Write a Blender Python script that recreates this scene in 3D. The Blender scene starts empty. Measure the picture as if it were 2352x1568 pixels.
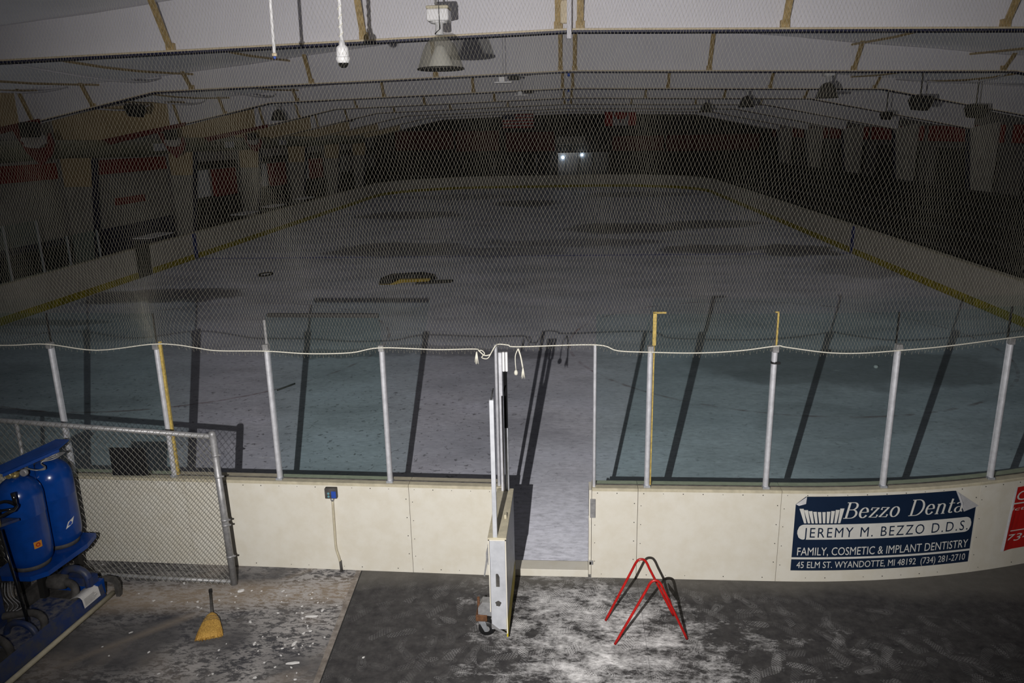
import bpy, bmesh, math, random
import numpy as np
from mathutils import Vector, Matrix
from math import sin, cos, pi, radians, sqrt, atan2, exp, floor
random.seed(7)
S = bpy.context.scene
C = S.collection

# ------------------------------------------------------------------ camera, world, light, exposure
EYE = Vector((0, 0, 4.70))
pitch, yaw, roll = radians(15.0), radians(4.25), radians(1.14)
F = Vector((-sin(yaw) * cos(pitch), cos(yaw) * cos(pitch), -sin(pitch)))
R0 = Vector((cos(yaw), sin(yaw), 0))
U0 = R0.cross(F)
Rv = R0 * cos(roll) - U0 * sin(roll)
Uv = U0 * cos(roll) + R0 * sin(roll)
cam = bpy.data.cameras.new('camera')
cam.sensor_width = 36.0
cam.lens = 36.0 * 1790.0 / 2352.0
cam.clip_start = 0.05
cam.clip_end = 300
co = bpy.data.objects.new('camera', cam)
C.objects.link(co)
co.matrix_world = Matrix(((Rv.x, Uv.x, -F.x, EYE.x), (Rv.y, Uv.y, -F.y, EYE.y), (Rv.z, Uv.z, -F.z, EYE.z), (0, 0, 0, 1)))
S.camera = co

w = bpy.data.worlds.new('world')
S.world = w
w.use_nodes = True
w.node_tree.nodes['Background'].inputs[0].default_value = (0.92, 0.93, 1.0, 1)
w.node_tree.nodes['Background'].inputs[1].default_value = 1.0

fl = bpy.data.lights.new('flash', 'SPOT')            # the photographer's flash, held left of the camera
fl.energy = 3000
fl.color = (1.0, 0.965, 0.93)
fl.shadow_soft_size = 0.014
fl.spot_size = radians(91)
fl.spot_blend = 0.88
fo = bpy.data.objects.new('flash', fl)
C.objects.link(fo)
fo.location = (-0.84, 0.13, 4.43)
fo.rotation_euler = Vector((0.035, 1.0, -0.20)).to_track_quat('-Z', 'Y').to_euler()

vs = S.view_settings
vs.view_transform = 'Standard'
vs.look = 'None'
vs.exposure = 0.0
vs.gamma = 1.0
vs.use_curve_mapping = False
S.cycles.max_bounces = 8
S.cycles.transparent_max_bounces = 24
S.cycles.use_denoising = True

# ------------------------------------------------------------------ node helpers
class NT:
    def __init__(s, name):
        s.m = bpy.data.materials.new(name)
        s.m.use_nodes = True
        s.t = s.m.node_tree
        s.b = s.t.nodes['Principled BSDF']
        s.out = s.t.nodes['Material Output']
    def n(s, typ, **kw):
        nd = s.t.nodes.new(typ)
        for k, v in kw.items():
            setattr(nd, k, v)
        return nd
    def put(s, sock, v):
        if v is None:
            return
        if isinstance(v, (int, float, tuple, list)):
            if isinstance(v, (tuple, list)) and len(v) == 3 and sock.type == 'RGBA':
                v = (*v, 1)
            sock.default_value = v
        else:
            s.t.links.new(v, sock)
    def pos(s):
        return s.n('ShaderNodeTexCoord').outputs['Object']
    def xyz(s, v):
        x = s.n('ShaderNodeSeparateXYZ')
        s.put(x.inputs[0], v)
        return x.outputs
    def comb(s, x, y, z=0.0):
        c = s.n('ShaderNodeCombineXYZ')
        for i, q in enumerate((x, y, z)):
            s.put(c.inputs[i], q)
        return c.outputs[0]
    def math(s, op, a, b=None, c=None, clamp=False):
        q = s.n('ShaderNodeMath', operation=op, use_clamp=clamp)
        for i, v in enumerate((a, b, c)):
            s.put(q.inputs[i], v)
        return q.outputs[0]
    def vmath(s, op, a, b=None):
        q = s.n('ShaderNodeVectorMath', operation=op)
        s.put(q.inputs[0], a)
        s.put(q.inputs[1], b)
        return q.outputs[0]
    def noise(s, vec, scale, detail=4, rough=0.55, dist=0.0, col=False):
        q = s.n('ShaderNodeTexNoise')
        s.put(q.inputs['Vector'], vec)
        q.inputs['Scale'].default_value = scale
        q.inputs['Detail'].default_value = detail
        q.inputs['Roughness'].default_value = rough
        q.inputs['Distortion'].default_value = dist
        return q.outputs['Color' if col else 'Fac']
    def ramp(s, fac, stops, interp='LINEAR'):
        q = s.n('ShaderNodeValToRGB')
        q.color_ramp.interpolation = interp
        e = q.color_ramp.elements
        while len(e) < len(stops):
            e.new(0.5)
        for el, (p, c) in zip(e, stops):
            el.position = p
            el.color = (c, c, c, 1) if isinstance(c, (int, float)) else (*c, 1)
        s.put(q.inputs[0], fac)
        return q.outputs[0]
    def mix(s, f, a, b, typ='MIX'):
        q = s.n('ShaderNodeMix', data_type='RGBA', blend_type=typ)
        s.put(q.inputs[0], f)
        s.put(q.inputs[6], a)
        s.put(q.inputs[7], b)
        return q.outputs[2]
    def base(s, col, rough=0.6, metal=0.0, spec=None):
        s.put(s.b.inputs['Base Color'], col)
        s.put(s.b.inputs['Roughness'], rough)
        s.put(s.b.inputs['Metallic'], metal)
        if spec is not None:
            s.b.inputs['Specular IOR Level'].default_value = spec
        return s
    def bump(s, h, strength=0.3, dist=0.01):
        q = s.n('ShaderNodeBump')
        q.inputs['Strength'].default_value = strength
        q.inputs['Distance'].default_value = dist
        s.put(q.inputs['Height'], h)
        s.put(s.b.inputs['Normal'], q.outputs[0])

def mixc(a, b, t):
    return tuple(a[i] * (1 - t) + b[i] * t for i in range(3))

def worn(name, col, rough=0.5, metal=0.0, amount=0.25, scale=6.0, dirt=None, spec=None):
    """a plain paint or metal with blotchy wear"""
    t = NT(name)
    f = t.noise(t.pos(), scale, 6, 0.65)
    d = dirt if dirt else tuple(c * (1 - amount) for c in col)
    lo = t.ramp(f, [(0.38, d), (0.62, col)])
    t.base(lo, rough, metal, spec)
    return t.m

M = {}
M['alu'] = worn('aluminium', (0.74, 0.75, 0.80), 0.42, 0.35, 0.2, 14)
M['alu_dull'] = worn('dull_aluminium', (0.50, 0.52, 0.56), 0.5, 0.55, 0.3, 9)
M['galv'] = worn('galvanised', (0.42, 0.42, 0.43), 0.5, 0.5, 0.3, 20)
M['wire'] = worn('fence_wire', (0.19, 0.185, 0.155), 0.5, 0.1, 0.3, 20)
M['cream'] = worn('cream_plastic', (0.70, 0.675, 0.60), 0.5, 0, 0.0, 5, (0.655, 0.62, 0.53))
M['cap'] = worn('cap_plastic', (0.56, 0.51, 0.38), 0.55, 0, 0.2, 10)
M['screw'] = worn('screw_dark', (0.06, 0.055, 0.05), 0.5, 0.3)
M['board_in'] = worn('inner_board', (0.62, 0.58, 0.50), 0.6, 0, 0.12, 3)
M['kick'] = worn('yellow_kick', (0.52, 0.42, 0.02), 0.6, 0, 0.45, 4)
M['blue_line'] = worn('blue_paint_line', (0.03, 0.05, 0.25), 0.6)
M['blue'] = worn('blue_enamel', (0.003, 0.050, 0.27), 0.22, 0, 0.25, 8, (0.002, 0.040, 0.22))
M['blue_dark'] = worn('dark_blue_dusty', (0.008, 0.028, 0.12), 0.5, 0, 0.4, 9, (0.05, 0.055, 0.075))
M['black'] = worn('black_rubber', (0.012, 0.012, 0.013), 0.5)
M['blackgloss'] = worn('black_gloss', (0.010, 0.010, 0.011), 0.15)
M['grime'] = worn('grime', (0.085, 0.08, 0.075), 0.8, 0, 0.5, 12)
M['brass'] = worn('brass', (0.45, 0.36, 0.16), 0.4, 0.6)
M['red'] = worn('red_paint', (0.50, 0.012, 0.010), 0.32, 0, 0.3, 15)
M['rust'] = worn('rust', (0.16, 0.07, 0.03), 0.8, 0.1, 0.5, 30)
M['web'] = worn('white_liner', (0.66, 0.65, 0.70), 0.6, 0, 0.05, 1.2)
M['tan'] = worn('tan_liner', (0.48, 0.36, 0.20), 0.65, 0, 0.12, 1.5)
M['fabric'] = worn('grey_fabric', (0.58, 0.57, 0.60), 0.6, 0, 0.08, 0.8)
# roof liner made slightly see-through, added so world light fills the shadows
_t = M['fabric'].node_tree
_tr = _t.nodes.new('ShaderNodeBsdfTransparent')
_mx = _t.nodes.new('ShaderNodeMixShader')
_mx.inputs[0].default_value = 0.034
_t.links.new(_t.nodes['Principled BSDF'].outputs[0], _mx.inputs[1])
_t.links.new(_tr.outputs[0], _mx.inputs[2])
_t.links.new(_mx.outputs[0], _t.nodes['Material Output'].inputs[0])
M['gold'] = worn('gold_tape', (0.46, 0.33, 0.15), 0.55, 0, 0.35, 14)
M['creamedge'] = worn('cream_edge', (0.62, 0.52, 0.36), 0.5, 0, 0.2, 20)
M['navy'] = worn('navy_paint', (0.012, 0.013, 0.05), 0.5)
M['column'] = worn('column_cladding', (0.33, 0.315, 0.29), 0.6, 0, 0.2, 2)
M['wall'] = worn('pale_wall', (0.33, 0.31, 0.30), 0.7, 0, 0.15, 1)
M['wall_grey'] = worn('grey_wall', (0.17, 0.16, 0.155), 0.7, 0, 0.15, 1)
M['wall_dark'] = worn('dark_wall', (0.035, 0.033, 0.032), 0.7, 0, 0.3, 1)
M['olive'] = worn('olive_duct', (0.22, 0.215, 0.145), 0.5, 0.1, 0.25, 2)
M['redpanel'] = worn('red_panel', (0.26, 0.013, 0.010), 0.55, 0, 0.2, 3)
M['reddark'] = worn('dark_red_cladding', (0.13, 0.008, 0.008), 0.6, 0, 0.3, 3)
M['redfar'] = worn('red_fascia', (0.12, 0.015, 0.012), 0.6, 0, 0.2, 1)
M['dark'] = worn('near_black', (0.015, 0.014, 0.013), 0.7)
M['white'] = worn('white_enamel', (0.78, 0.78, 0.80), 0.4, 0, 0.06, 6)
M['rope'] = worn('white_rope', (0.78, 0.76, 0.66), 0.8, 0, 0.1, 60)
M['paper'] = worn('white_paper', (0.62, 0.61, 0.60), 0.7, 0, 0.1, 20)
M['chip'] = worn('white_chip', (0.74, 0.73, 0.72), 0.7, 0, 0.1, 20)
M['signblue'] = worn('sign_navy', (0.008, 0.019, 0.047), 0.38, 0, 0.1, 6)
M['signwhite'] = worn('sign_white', (0.66, 0.655, 0.62), 0.45, 0, 0.07, 8)
M['signred'] = worn('sign_red', (0.50, 0.016, 0.014), 0.4, 0, 0.1, 6)
M['silverback'] = worn('vinyl_back', (0.62, 0.62, 0.64), 0.25, 0.2, 0.15, 12)
M['boxblue'] = worn('box_blue', (0.03, 0.09, 0.45), 0.4)
M['boxcyan'] = worn('socket_face', (0.12, 0.30, 0.36), 0.5)
M['flagblue'] = worn('flag_navy', (0.02, 0.025, 0.09), 0.8)
M['flagred'] = worn('flag_red', (0.42, 0.03, 0.03), 0.8)
M['flagwhite'] = worn('flag_white', (0.45, 0.43, 0.43), 0.8)
M['yellow'] = worn('yellow_plastic', (0.55, 0.38, 0.03), 0.5)
M['orange'] = worn('orange_sticker', (0.70, 0.28, 0.03), 0.5)
M['gasket'] = worn('gold_gasket', (0.60, 0.44, 0.12), 0.5, 0, 0.4, 30)

# straw
t = NT('broom_straw')
p = t.pos()
sp = t.vmath('MULTIPLY', p, (60, 60, 3))
f = t.noise(sp, 2.0, 3, 0.6)
t.base(t.ramp(f, [(0.3, (0.26, 0.13, 0.02)), (0.65, (0.66, 0.40, 0.09))]), 0.8)
t.bump(f, 0.6, 0.004)
M['straw'] = t.m
# chrome mirror-like for galvanised gate end plate
t = NT('galv_plate')
p = t.pos()
f = t.noise(p, 7, 6, 0.6)
t.base(t.ramp(f, [(0.3, (0.50, 0.52, 0.56)), (0.7, (0.70, 0.72, 0.77))]), 0.45, 0.3)
M['plate'] = t.m
# net twine
t = NT('net_twine')
t.base((0.44, 0.41, 0.32), 0.4)
M['net'] = t.m
# lamp acrylic
def clearish(name, tint, gl=0.06, rough=0.08, diffuse=None, dfac=0.0):
    t = NT(name)
    tr = t.n('ShaderNodeBsdfTransparent')
    tr.inputs[0].default_value = (*tint, 1)
    g = t.n('ShaderNodeBsdfGlossy')
    g.inputs['Roughness'].default_value = rough
    mx = t.n('ShaderNodeMixShader')
    mx.inputs[0].default_value = gl
    t.t.links.new(tr.outputs[0], mx.inputs[1])
    t.t.links.new(g.outputs[0], mx.inputs[2])
    last = mx
    if diffuse:
        d = t.n('ShaderNodeBsdfDiffuse')
        d.inputs[0].default_value = (*diffuse, 1)
        m2 = t.n('ShaderNodeMixShader')
        m2.inputs[0].default_value = dfac
        t.t.links.new(mx.outputs[0], m2.inputs[1])
        t.t.links.new(d.outputs[0], m2.inputs[2])
        last = m2
    t.t.links.new(last.outputs[0], t.out.inputs[0])
    return t.m
M['glass'] = clearish('green_glass', (0.865, 0.925, 0.92), 0.010, 0.05, (0.30, 0.36, 0.34), 0.012)
M['glass_clear'] = clearish('clear_acrylic', (0.965, 0.965, 0.97), 0.010, 0.05, (0.35, 0.35, 0.35), 0.010)
M['acrylic'] = clearish('smoky_acrylic', (0.88, 0.875, 0.83), 0.04, 0.2, (0.30, 0.29, 0.25), 0.30)
M['glass_far'] = clearish('far_window_glass', (0.55, 0.60, 0.64), 0.10, 0.12)
# added glow standing in for the glare in the far windows
t = NT('far_glare_glow')
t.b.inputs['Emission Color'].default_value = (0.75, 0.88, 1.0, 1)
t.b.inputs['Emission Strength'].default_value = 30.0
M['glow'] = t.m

# ---- rink surface
t = NT('rink_surface')
p = t.pos()
x, y, z = t.xyz(p)
xn, yn, zn = t.xyz(t.noise(p, 0.55, 4, 0.6, 0, True))
wx = t.math('ADD', x, t.math('MULTIPLY', t.math('SUBTRACT', xn, 0.5), 3.0))
wy = t.math('ADD', y, t.math('MULTIPLY', t.math('SUBTRACT', yn, 0.5), 2.2))
big = t.noise(t.vmath('MULTIPLY', p, (0.5, 0.9, 1)), 0.8, 5, 0.6)
col = t.ramp(big, [(0.32, (0.265, 0.27, 0.305)), (0.52, (0.375, 0.38, 0.425)), (0.70, (0.43, 0.435, 0.50))])
fine = t.noise(t.vmath('MULTIPLY', p, (1, 2.2, 1)), 9, 6, 0.7)
col = t.mix(0.55, col, t.ramp(fine, [(0.3, 0.30), (0.7, 0.70)]), 'OVERLAY')
# bluish and brownish tints in large areas
tint = t.noise(p, 0.35, 2, 0.5)
col = t.mix(t.ramp(tint, [(0.45, 0.0), (0.65, 0.35)]), col, (0.27, 0.295, 0.345))
# known dark damp patches (cx, cy, rx, ry, strength)
def blob(t, cx, cy, rx, ry, hard=0.35):
    dx = t.math('DIVIDE', t.math('SUBTRACT', wx, cx), rx)
    dy = t.math('DIVIDE', t.math('SUBTRACT', wy, cy), ry)
    d = t.math('ADD', t.math('MULTIPLY', dx, dx), t.math('MULTIPLY', dy, dy))
    return t.ramp(d, [(0.0, 1.0), (1 - hard, 0.85), (1.0, 0.0)])
dark = None
for cx, cy, rx, ry, st in [(-7.2, 32.4, 3.2, 2.4, 0.9), (-3.2, 31.5, 3.5, 1.4, 0.55), (2.9, 39.0, 3.2, 2.4, 1.0), (7.2, 40.3, 2.6, 2.0, 1.0),
                       (9.0, 31.2, 1.7, 1.6, 1.0), (5.8, 31.8, 2.2, 1.5, 0.9), (-2.5, 53.5, 2.6, 2.8, 0.9), (-9.5, 46.6, 3.4, 2.6, 0.9),
                       (-12.4, 22.9, 3.0, 1.3, 0.85), (0.0, 34.0, 4.5, 1.3, 0.6), (10.0, 27.0, 1.6, 2.2, 0.4), (-13.5, 19.3, 1.5, 0.5, 0.6),
                       (5.0, 60, 5, 3, 0.6), (-8, 60, 5, 3, 0.5), (-3.6, 16.4, 3.6, 0.5, 0.5), (5.6, 15.4, 3.4, 1.5, 0.55), (4.4, 12.5, 1.6, 0.9, 0.25)]:
    b = t.math('MULTIPLY', blob(t, cx, cy, rx, ry), st)
    dark = b if dark is None else t.math('MAXIMUM', dark, b)
col = t.mix(t.math('MULTIPLY', dark, 0.85), col, (0.030, 0.026, 0.026))
# scuffs near the boards: short dark curls and specks
near = t.ramp(t.math('DIVIDE', y, 40.0), [(0.32, 1.0), (0.50, 0.0)])
rot = t.n('ShaderNodeVectorRotate', rotation_type='Z_AXIS')
vor = t.n('ShaderNodeTexVoronoi')
dist = t.vmath('ADD', p, t.vmath('MULTIPLY', t.noise(p, 11, 4, 0.65, 0, True), (0.20, 0.20, 0)))
t.put(vor.inputs['Vector'], t.vmath('MULTIPLY', dist, (1.0, 1.15, 1)))
vor.inputs['Scale'].default_value = 5.5
spk = t.ramp(vor.outputs['Distance'], [(0.10, 1.0), (0.20, 0.0)])
cr = t.xyz(vor.outputs['Color'])
spk = t.math('MULTIPLY', spk, t.math('GREATER_THAN', cr[0], 0.45))
v2 = t.n('ShaderNodeTexVoronoi', feature='DISTANCE_TO_EDGE')
t.put(v2.inputs['Vector'], dist)
v2.inputs['Scale'].default_value = 7.0
cu = t.ramp(v2.outputs['Distance'], [(0.020, 1.0), (0.045, 0.0)])
cu = t.math('MULTIPLY', cu, t.math('GREATER_THAN', t.noise(p, 11, 2, 0.5), 0.60))
scf = t.math('MULTIPLY', t.math('MAXIMUM', spk, cu), t.math('MULTIPLY', near, t.ramp(t.math('ADD', t.math('MULTIPLY', x, 0.1), 0.5), [(0.40, 1.0), (0.46, 0.45)])))
col = t.mix(t.math('MULTIPLY', scf, 0.75), col, (0.06, 0.058, 0.066))
# frosty white residue by the gate opening and smears
gd = t.math('ADD', t.math('POWER', t.math('DIVIDE', t.math('SUBTRACT', wx, 0.0), 1.5), 2.0), t.math('POWER', t.math('DIVIDE', t.math('SUBTRACT', y, 7.6), 2.6), 2.0))
gate_f = t.math('MULTIPLY', t.ramp(gd, [(0.1, 1.0), (1.0, 0.0)]), t.ramp(fine, [(0.35, 0.2), (0.65, 1.0)]))
col = t.mix(t.math('MULTIPLY', gate_f, 0.75), col, (0.60, 0.61, 0.68))
sm = t.noise(t.vmath('MULTIPLY', p, (0.8, 2.0, 1)), 1.6, 6, 0.7, 0.6)
col = t.mix(t.math('MULTIPLY', t.ramp(sm, [(0.66, 0.0), (0.72, 0.55)]), near), col, (0.55, 0.56, 0.58))
# painted lines: two thin face-off circles, blue line, goal line
def ring(cx, cy, r, wd):
    dx = t.math('SUBTRACT', x, cx)
    dy = t.math('SUBTRACT', y, cy)
    d = t.math('SQRT', t.math('ADD', t.math('MULTIPLY', dx, dx), t.math('MULTIPLY', dy, dy)))
    return t.math('LESS_THAN', t.math('ABSOLUTE', t.math('SUBTRACT', d, r)), wd)
rg = t.math('MAXIMUM', ring(4.6, 17.1, 4.57, 0.035), ring(-8.8, 17.1, 4.57, 0.035))
wearf = t.ramp(t.noise(p, 2.5, 4, 0.6), [(0.42, 0.0), (0.62, 0.6)])
col = t.mix(t.math('MULTIPLY', rg, wearf), col, (0.11, 0.05, 0.05))
bl = t.math('LESS_THAN', t.math('ABSOLUTE', t.math('SUBTRACT', y, 30.3)), 0.13)
col = t.mix(t.math('MULTIPLY', bl, t.math('MULTIPLY', t.math('SUBTRACT', 1.0, dark), 0.75)), col, (0.06, 0.07, 0.26))
t.base(col, t.ramp(dark, [(0.0, 0.6), (1.0, 0.4)]), 0, 0.3)
t.b.inputs['Diffuse Roughness'].default_value = 1.0
M['ice'] = t.m

# ---- lobby floor: bare concrete left, dark rubber matting with white dust and boot prints right
t = NT('lobby_floor')
p = t.pos()
x, y, z = t.xyz(p)
n1 = t.noise(p, 1.1, 5, 0.6, 0.4)
n2 = t.noise(p, 9, 7, 0.72)
n3 = t.noise(t.vmath('MULTIPLY', p, (2.2, 5.0, 1)), 5, 7, 0.75, 0.6)
conc = t.ramp(n1, [(0.38, (0.040, 0.040, 0.046)), (0.54, (0.075, 0.072, 0.073)), (0.68, (0.15, 0.13, 0.115))])
# brown dusty strip running along the foot of the boards, on a diagonal to the machine
dg = t.math('ADD', t.math('MULTIPLY', t.math('ADD', x, 3.4), -0.55), t.math('SUBTRACT', y, 7.3))
strip = t.ramp(t.math('ADD', t.math('ABSOLUTE', t.math('SUBTRACT', t.math('SUBTRACT', y, t.math('MULTIPLY', x, 0.10)), 7.45)), t.math('MULTIPLY', n1, 0.2)), [(0.20, 1.0), (0.42, 0.0)])
dg2 = t.math('ABSOLUTE', t.math('SUBTRACT', y, t.math('ADD', t.math('MULTIPLY', t.math('ADD', x, 3.6), 0.95), 6.95)))
strip2 = t.ramp(t.math('ADD', dg2, t.math('MULTIPLY', n1, 0.3)), [(0.10, 0.7), (0.26, 0.0)])
conc = t.mix(t.math('MULTIPLY', t.math('MAXIMUM', strip, strip2), 0.85), conc, (0.23, 0.185, 0.14))
flake = t.ramp(t.math('ADD', t.math('MULTIPLY', n3, 0.6), t.math('MULTIPLY', t.noise(t.vmath('MULTIPLY', p, (2.0, 4.0, 1)), 2.2, 8, 0.8, 0.5), 0.4)), [(0.475, 0.0), (0.515, 1.0)])
fl_mask = t.ramp(t.noise(p, 0.9, 3, 0.5), [(0.40, 0.1), (0.60, 1.0)])
fl_mask = t.math('MULTIPLY', fl_mask, t.ramp(t.math('ADD', t.math('MULTIPLY', x, 0.25), 1.25), [(0.1, 0.55), (0.55, 1.0)]))
conc = t.mix(t.math('MULTIPLY', flake, t.math('MULTIPLY', fl_mask, 0.85)), conc, (0.34, 0.325, 0.315))
sv = t.n('ShaderNodeTexVoronoi')
t.put(sv.inputs['Vector'], t.vmath('ADD', p, t.vmath('MULTIPLY', t.noise(p, 18, 2, 0.5, 0, True), (0.06, 0.06, 0))))
sv.inputs['Scale'].default_value = 9
sc_ = t.xyz(sv.outputs['Color'])
chipm = t.math('MULTIPLY', t.math('LESS_THAN', sv.outputs['Distance'], 0.12), t.math('GREATER_THAN', sc_[1], 0.72))
spk2 = t.ramp(t.noise(t.vmath('MULTIPLY', p, (1, 1.6, 1)), 38, 4, 0.8), [(0.60, 0.0), (0.66, 0.8)])
conc = t.mix(t.math('MULTIPLY', spk2, fl_mask), conc, (0.50, 0.49, 0.48))
conc = t.mix(t.math('MULTIPLY', chipm, 0.8), conc, (0.60, 0.59, 0.58))

matc = t.ramp(n2, [(0.3, (0.022, 0.021, 0.023)), (0.6, (0.052, 0.050, 0.050)), (0.8, (0.085, 0.082, 0.080))])
# tile joints in the matting
jx = t.math('LESS_THAN', t.math('ABSOLUTE', t.math('SUBTRACT', x, t.math('ADD', 0.70, t.math('MULTIPLY', y, 0.006)))), 0.004)
jy = t.math('LESS_THAN', t.math('ABSOLUTE', t.math('SUBTRACT', y, 6.62)), 0.003)
# dust amount: heaviest straight out from the gate, fading to the right and left
ax = t.math('DIVIDE', t.math('SUBTRACT', x, t.math('ADD', 0.15, t.math('MULTIPLY', t.math('SUBTRACT', 7.5, y), 0.22))), 1.7)
gx = t.math('EXPONENT', t.math('MULTIPLY', t.math('MULTIPLY', ax, ax), -1.0))
gy = t.ramp(t.math('DIVIDE', t.math('SUBTRACT', 7.8, y), 3.0), [(0.0, 0.62), (0.12, 0.9), (0.5, 1.0)])
ax2 = t.math('DIVIDE', t.math('SUBTRACT', x, 1.2), 3.6)
gx2 = t.math('MULTIPLY', t.math('EXPONENT', t.math('MULTIPLY', t.math('MULTIPLY', ax2, ax2), -1.0)), t.ramp(t.math('DIVIDE', t.math('SUBTRACT', 7.8, y), 3.0), [(0.1, 0.0), (0.38, 0.75)]))
amt = t.math('MAXIMUM', t.math('MULTIPLY', gx, gy), t.math('MULTIPLY', gx2, 0.80))
dn = t.noise(t.vmath('MULTIPLY', p, (1.0, 1.7, 1)), 2.4, 9, 0.72, 0.15)
dn2 = t.noise(t.vmath('MULTIPLY', p, (1.0, 1.8, 1)), 17, 7, 0.8, 0.2)
dd = t.math('ADD', t.math('MULTIPLY', dn, 0.62), t.math('MULTIPLY', dn2, 0.38))
th = t.math('SUBTRACT', 0.69, t.math('MULTIPLY', amt, 0.27))
dust = t.math('MULTIPLY', t.math('SUBTRACT', dd, th), 5.2, clamp=True)
dust = t.math('MULTIPLY', dust, t.math('ADD', 0.35, t.math('MULTIPLY', amt, 0.6)))
# boot prints: cells each holding one turned oval with a lug or ring pattern
def prints(seed, scale, thr):
    off = t.vmath('ADD', p, (seed * 3.7, seed * 1.3, 0))
    flat = t.vmath('MULTIPLY', off, (1, 1, 0))
    v = t.n('ShaderNodeTexVoronoi')
    t.put(v.inputs['Vector'], flat)
    v.inputs['Scale'].default_value = scale
    v.inputs['Randomness'].default_value = 0.85
    r_, g_, b_ = t.xyz(v.outputs['Color'])
    loc = t.vmath('SUBTRACT', flat, v.outputs['Position'])
    ang = t.math('ADD', t.math('MULTIPLY', t.math('SUBTRACT', r_, 0.5), 3.4), 0.35)
    vr = t.n('ShaderNodeVectorRotate', rotation_type='Z_AXIS')
    t.put(vr.inputs['Vector'], loc)
    t.put(vr.inputs['Angle'], ang)
    u, v_, _ = t.xyz(vr.outputs[0])
    hh = t.math('MULTIPLY', t.math('ABSOLUTE', t.math('ADD', u, 0.035)), 0.18)       # waist of the sole
    d = t.math('ADD', t.math('POWER', t.math('DIVIDE', u, 0.145), 2.0), t.math('POWER', t.math('DIVIDE', v_, t.math('ADD', 0.036, hh)), 2.0))
    sole = t.math('LESS_THAN', d, 1.0)
    kind = t.math('GREATER_THAN', b_, 0.3)
    w1 = t.math('GREATER_THAN', t.math('MULTIPLY', t.math('SINE', t.math('MULTIPLY', u, 250)), t.math('SINE', t.math('MULTIPLY', t.math('ADD', v_, t.math('MULTIPLY', u, 0.25)), 150))), -0.05)
    w2 = t.math('GREATER_THAN', t.math('SINE', t.math('MULTIPLY', d, 26.0)), 0.0)
    pat = t.math('ADD', t.math('MULTIPLY', w1, kind), t.math('MULTIPLY', w2, t.math('SUBTRACT', 1.0, kind)))
    on = t.math('GREATER_THAN', g_, thr)
    return t.math('MULTIPLY', t.math('MULTIPLY', sole, on), t.math('ADD', 0.25, t.math('MULTIPLY', t.math('FRACT', t.math('MULTIPLY', g_, 7.3)), 0.9))), pat
fade = t.ramp(t.noise(p, 6, 4, 0.6), [(0.36, 0.25), (0.62, 1.0)])
for sd, scl, thr in ((1, 3.0, 0.35), (2, 3.4, 0.45), (3, 3.9, 0.55)):
    sole, pat = prints(sd, scl, thr)
    k = t.math('MULTIPLY', t.math('MULTIPLY', sole, fade), t.math('MULTIPLY', t.math('ADD', 0.18, amt), 0.36))
    tgt = t.math('MULTIPLY', pat, t.math('ADD', 0.22, t.math('MULTIPLY', amt, 0.62)))
    mm = t.n('ShaderNodeMix', data_type='FLOAT')
    t.put(mm.inputs[0], k)
    t.put(mm.inputs[2], dust)
    t.put(mm.inputs[3], tgt)
    dust = mm.outputs[0]
bare = t.ramp(t.math('DIVIDE', t.math('SUBTRACT', 7.9, t.math('ADD', y, t.math('MULTIPLY', x, 0.0))), 1.0), [(0.40, 0.30), (0.75, 1.0)])
side = t.ramp(t.math('ADD', t.math('ABSOLUTE', t.math('SUBTRACT', x, -0.2)), 0.0), [(0.55, 1.0), (0.95, 0.0)])
dust = t.math('MULTIPLY', dust, t.math('MAXIMUM', bare, side))
matc = t.mix(dust, matc, (0.80, 0.79, 0.79))
gband = t.ramp(t.math('ADD', t.math('SUBTRACT', 7.65, y), t.math('MULTIPLY', t.math('SUBTRACT', n1, 0.5), 0.6)), [(0.12, 1.0), (0.42, 0.0)])
matc = t.mix(t.math('MULTIPLY', gband, 0.40), matc, (0.16, 0.15, 0.13))
matc = t.mix(t.math('MULTIPLY', t.math('MAXIMUM', jx, jy), 0.35), matc, (0.02, 0.02, 0.02))
# division between the two floors
dv = t.math('SUBTRACT', x, t.math('SUBTRACT', -2.30, t.math('MULTIPLY', t.math('SUBTRACT', y, 7.62), 0.053)))
sel = t.math('GREATER_THAN', dv, 0.0)
lip = t.math('LESS_THAN', t.math('ABSOLUTE', t.math('ADD', dv, 0.035)), 0.03)
col = t.mix(sel, conc, matc)
col = t.mix(t.math('MULTIPLY', lip, 0.8), col, t.ramp(n2, [(0.4, (0.12, 0.10, 0.085)), (0.7, (0.28, 0.25, 0.22))]))
edge = t.math('LESS_THAN', t.math('ABSOLUTE', t.math('ADD', dv, 0.002)), 0.006)
col = t.mix(edge, col, (0.02, 0.02, 0.02))
t.base(col, 0.75, 0, 0.2)
t.b.inputs['Diffuse Roughness'].default_value = 0.6
t.bump(n2, 0.25, 0.004)
M['floor'] = t.m

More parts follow.
